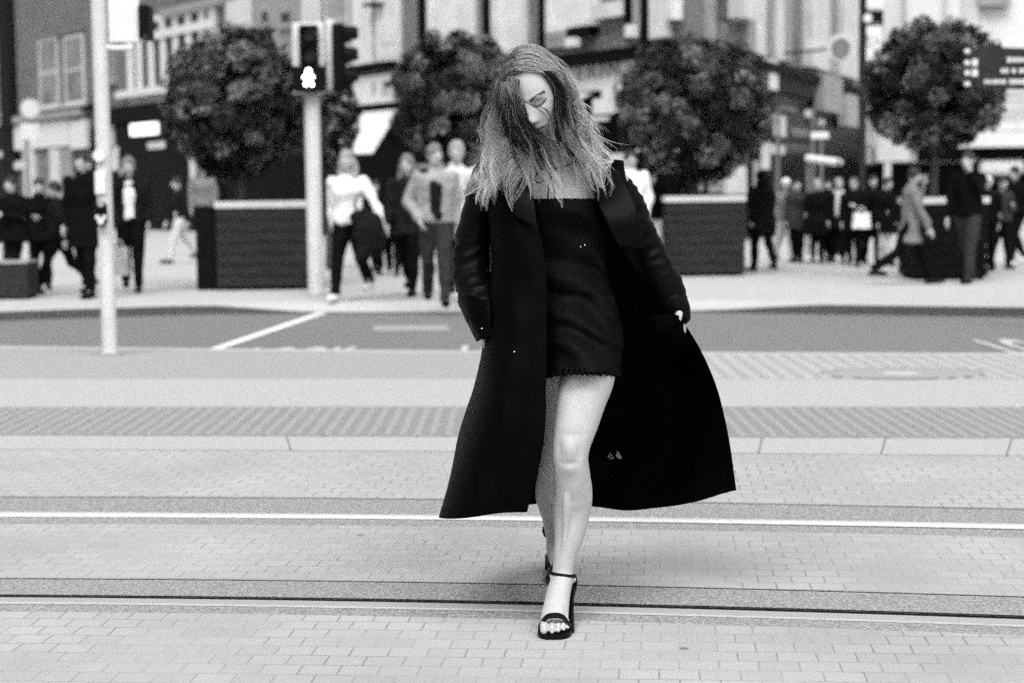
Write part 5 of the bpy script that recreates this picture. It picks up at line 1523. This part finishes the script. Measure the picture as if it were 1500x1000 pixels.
# crown: strands over the top of the skull from the parting
def scalp(ph0, th0, ph1, th1, nsamp, off):
    out = []
    for i in range(nsamp):
        t = i / (nsamp - 1); out.append(headpt(th0 + (th1 - th0) * t, ph0 + (ph1 - ph0) * t, off))
    return out
for k in range(2600):
    s = 1 if rnd.random() < .5 else -1
    part = rnd.uniform(.0, 1.0)                       # along the parting, front to back
    th0 = s * .04; phs = R(66) + part * R(60)
    # start near the parting line, run sideways and down
    st = Vector((rnd.uniform(-.004, .012), .066 - .12 * part, .099 + .015 * math.sin(part * 3.0)))
    en = Vector((s * rnd.uniform(.076, .088), .035 - .11 * part - .01, -.02 - .05 * rnd.random()))
    pts = []
    lift = rnd.uniform(.004, .020) + (rnd.uniform(.004, .016) if rnd.random() < .10 else 0); wb = rnd.gauss(0, .006); wf = rnd.uniform(3, 7)
    for i in range(10):
        t = i / 9
        q = st.lerp(en, t); q.z += .062 * math.sin(t * math.pi * .9) * (1 - .25 * t); q.x += s * .026 * math.sin(t * math.pi); q.y += wb * math.sin(t * wf)
        # push outside the skull ellipsoid
        e = math.sqrt((q.x / .073) ** 2 + (q.y / (.092 if q.y > 0 else .105)) ** 2 + (q.z / .118) ** 2)
        q = q * (1 / max(e, .2)) * (1 + lift / .1)
        q *= HS
        pts.append(HC + Xh * q.x + F * q.y + Uh * q.z)
    tn = rnd.choice((.16, .28, .40, .52, .62, .03)); strand(pts, .0006, tn * .8, tn * 1.2)  # pale tones carry the crown's highlights in the hair colour
Yf, Yb2 = 5.13, 5.30
# left side: pale outer curtain, shadow next to the face put into the dark inner locks
LW = dict(wav=1.0, clump=24)
lock([(744, 106, 5.16), (729, 150, 5.18), (728, 200, 5.18), (720, 245, 5.14), (706, 300, 5.10)], (6, 9, 13), 520, (.26, .16, .66), **LW)
lock([(746, 102, 5.20), (723, 150, 5.24), (718, 205, 5.22), (712, 240, 5.16), (697, 290, 5.12)], (5, 6, 10), 320, (.26, .20, .66), 1.1)
lock([(754, 108, 5.14), (738, 150, 5.12), (738, 200, 5.12), (738, 255, 5.10), (728, 310, 5.09)], (5, 9, 13), 420, (.24, .07, .62), **LW)
lock([(756, 112, 5.11), (746, 150, 5.09), (748, 200, 5.09), (754, 250, 5.09), (758, 310, 5.08)], (5, 9, 13), 300, (.22, .02, .58), **LW)
lock([(757, 116, 5.10), (752, 150, 5.08), (760, 200, 5.085), (768, 250, 5.09), (773, 306, 5.085)], (5, 7, 10), 110, (.012, .5), **LW)
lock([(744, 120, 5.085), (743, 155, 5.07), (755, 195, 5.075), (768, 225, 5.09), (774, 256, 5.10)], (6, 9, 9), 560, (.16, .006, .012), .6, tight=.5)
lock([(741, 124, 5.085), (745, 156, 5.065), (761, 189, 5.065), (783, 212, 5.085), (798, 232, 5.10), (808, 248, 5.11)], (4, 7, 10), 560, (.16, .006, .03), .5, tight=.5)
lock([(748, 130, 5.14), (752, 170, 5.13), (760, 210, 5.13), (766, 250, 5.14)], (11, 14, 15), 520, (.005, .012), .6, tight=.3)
lock([(770, 190, 5.075), (784, 215, 5.085), (796, 245, 5.095), (804, 275, 5.09), (808, 304, 5.09)], (8, 14, 18), 48, (.03, .6), .9, clump=12)
lock([(806, 205, 5.09), (818, 235, 5.10), (826, 265, 5.10), (832, 300, 5.10)], (8, 12, 15), 24, (.03, .6), .9, clump=12)
lock([(750, 112, 5.085), (748, 150, 5.055), (756, 192, 5.06), (772, 225, 5.075), (784, 262, 5.085)], (5, 11, 15), 46, (.22, .10, .45), .6, clump=4, tight=.3)
lock([(806, 104, 5.10), (824, 135, 5.10), (834, 175, 5.105), (842, 215, 5.105), (850, 250, 5.105)], (5, 10, 13), 14, (.10, .05, .4), .6, clump=4, tight=.3)
# thin lock swept over the eye, edge lock across the cheek
lock([(751, 121, 5.070), (757, 140, 5.050), (772, 151, 5.032), (790, 156, 5.032), (802, 162, 5.043), (808, 174, 5.058), (811, 188, 5.072), (808, 204, 5.10)], (.8, 1.4, 1.6), 14, (.04, .02), .05, r=.0005, clump=6, tight=.2, cut=(.85, 1))
lock([(751, 121, 5.070), (760, 142, 5.048), (778, 154, 5.030), (796, 167, 5.038), (805, 184, 5.06), (811, 202, 5.09)], (1.5, 5, 4.0), 20, (.10, .06), .05, r=.0003, clump=4, tight=.2, cut=(.85, 1))
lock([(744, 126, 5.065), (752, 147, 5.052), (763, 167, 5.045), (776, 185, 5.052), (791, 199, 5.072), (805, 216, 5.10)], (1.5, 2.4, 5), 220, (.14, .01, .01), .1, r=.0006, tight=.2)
# right side: shadow beside the cheek put into black locks, pale outer curtain
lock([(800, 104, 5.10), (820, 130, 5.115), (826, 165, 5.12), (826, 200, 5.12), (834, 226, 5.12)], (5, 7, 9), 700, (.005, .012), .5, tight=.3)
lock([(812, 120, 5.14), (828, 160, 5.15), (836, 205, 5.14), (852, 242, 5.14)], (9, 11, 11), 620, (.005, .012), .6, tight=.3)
lock([(784, 96, 5.12), (814, 106, 5.15), (834, 145, 5.17), (845, 190, 5.16), (862, 235, 5.14), (872, 296, 5.12)], (4, 7, 11), 280, (.10, .62), **LW)
lock([(790, 90, 5.16), (820, 104, 5.19), (840, 148, 5.21), (858, 200, 5.20), (872, 240, 5.18), (880, 290, 5.16)], (5, 8, 11), 340, (.28, .66), 1.1, cut=(.66, 1))
lock([(800, 108, 5.12), (822, 138, 5.13), (828, 175, 5.12), (836, 210, 5.11), (852, 245, 5.11), (860, 296, 5.11)], (5, 7, 10), 130, (.01, .5), **LW)
lock([(822, 126, 5.20), (846, 168, 5.21), (868, 205, 5.20), (880, 234, 5.19), (892, 252, 5.19)], (6, 8, 9), 300, (.3, .64), 1.0, fly=.12)
lock([(838, 180, 5.20), (860, 215, 5.18), (876, 250, 5.16), (884, 280, 5.14)], (9, 10, 10), 150, (.1, .6), 1.2)
# back fill behind the neck
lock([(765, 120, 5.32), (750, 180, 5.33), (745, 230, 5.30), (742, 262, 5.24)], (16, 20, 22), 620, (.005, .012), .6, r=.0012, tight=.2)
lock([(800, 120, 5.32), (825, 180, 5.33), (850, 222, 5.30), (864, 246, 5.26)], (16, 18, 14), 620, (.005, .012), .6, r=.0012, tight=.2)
# flyaways
for g in ([(850, 180, 5.18), (872, 196, 5.18), (895, 207, 5.17), (915, 212, 5.17), (934, 210, 5.17)], [(845, 175, 5.18), (868, 195, 5.18), (885, 208, 5.18), (904, 221, 5.18)], [(836, 130, 5.2), (856, 165, 5.2), (880, 190, 5.2), (898, 215, 5.2)],
          [(715, 205, 5.18), (704, 196, 5.18), (699, 190, 5.18), (703, 202, 5.18), (709, 210, 5.18)], [(722, 140, 5.2), (714, 160, 5.2), (716, 180, 5.2), (722, 200, 5.2)], [(880, 250, 5.15), (890, 262, 5.13), (900, 278, 5.12)], [(720, 285, 5.1), (700, 277, 5.1), (690, 277, 5.1)]):
    lock(g, (1.2, 2.0, 3), 9, (.3, .45), .3, r=.0005, clump=3, tight=0, cut=(.7, 1))
for k in range(150):
    a = rnd.uniform(-2.0, 1.2); rr = rnd.uniform(52, 62)
    c = (786, 138); P = []
    for i in range(9):
        t = a + i * .07; P.append(W(c[0] + rr * .95 * math.sin(t) + rnd.gauss(0, .3), c[1] - rr * math.cos(t) + rnd.gauss(0, .3), 5.2 + rnd.uniform(-.001, .001)))
        rr += rnd.uniform(-.3, .9)
    strand(P, .0004, .3, .4)
me = bpy.data.meshes.new('hair'); og = ORG[woman.name]
me.from_pydata([tuple(v - og) for v in HV], [], HF)
ca = me.color_attributes.new('tone', 'FLOAT_COLOR', 'POINT')
ca.data.foreach_set('color', [x for t in HT for x in (t, t, t, 1)])
me.materials.append(MATS['hair'])
for p in me.polygons: p.use_smooth = True
hair = bpy.data.objects.new('hair', me); COL.objects.link(hair); hair.parent = woman
# scalp underlayer keeps the skin from showing between strands
mb = MB(); prev = None
for j in range(0, 40):
    ph = R(88) - j * R(3.2); pts = []
    for k in range(80):
        th = R(62) + (math.pi * 2 - R(124)) * k / 79
        if ph > R(40): th = R(62) * max(0, (R(75) - ph) / R(35)) + (2 * math.pi - 2 * R(62) * max(0, (R(75) - ph) / R(35))) * k / 79
        pts.append(headpt(th, ph, .004))
    r = mb.ring(pts)
    if prev: mb.quadring(prev, r, closed=False)
    prev = r
o = mb.build('hair_underlayer', 'hair_dark', hair)
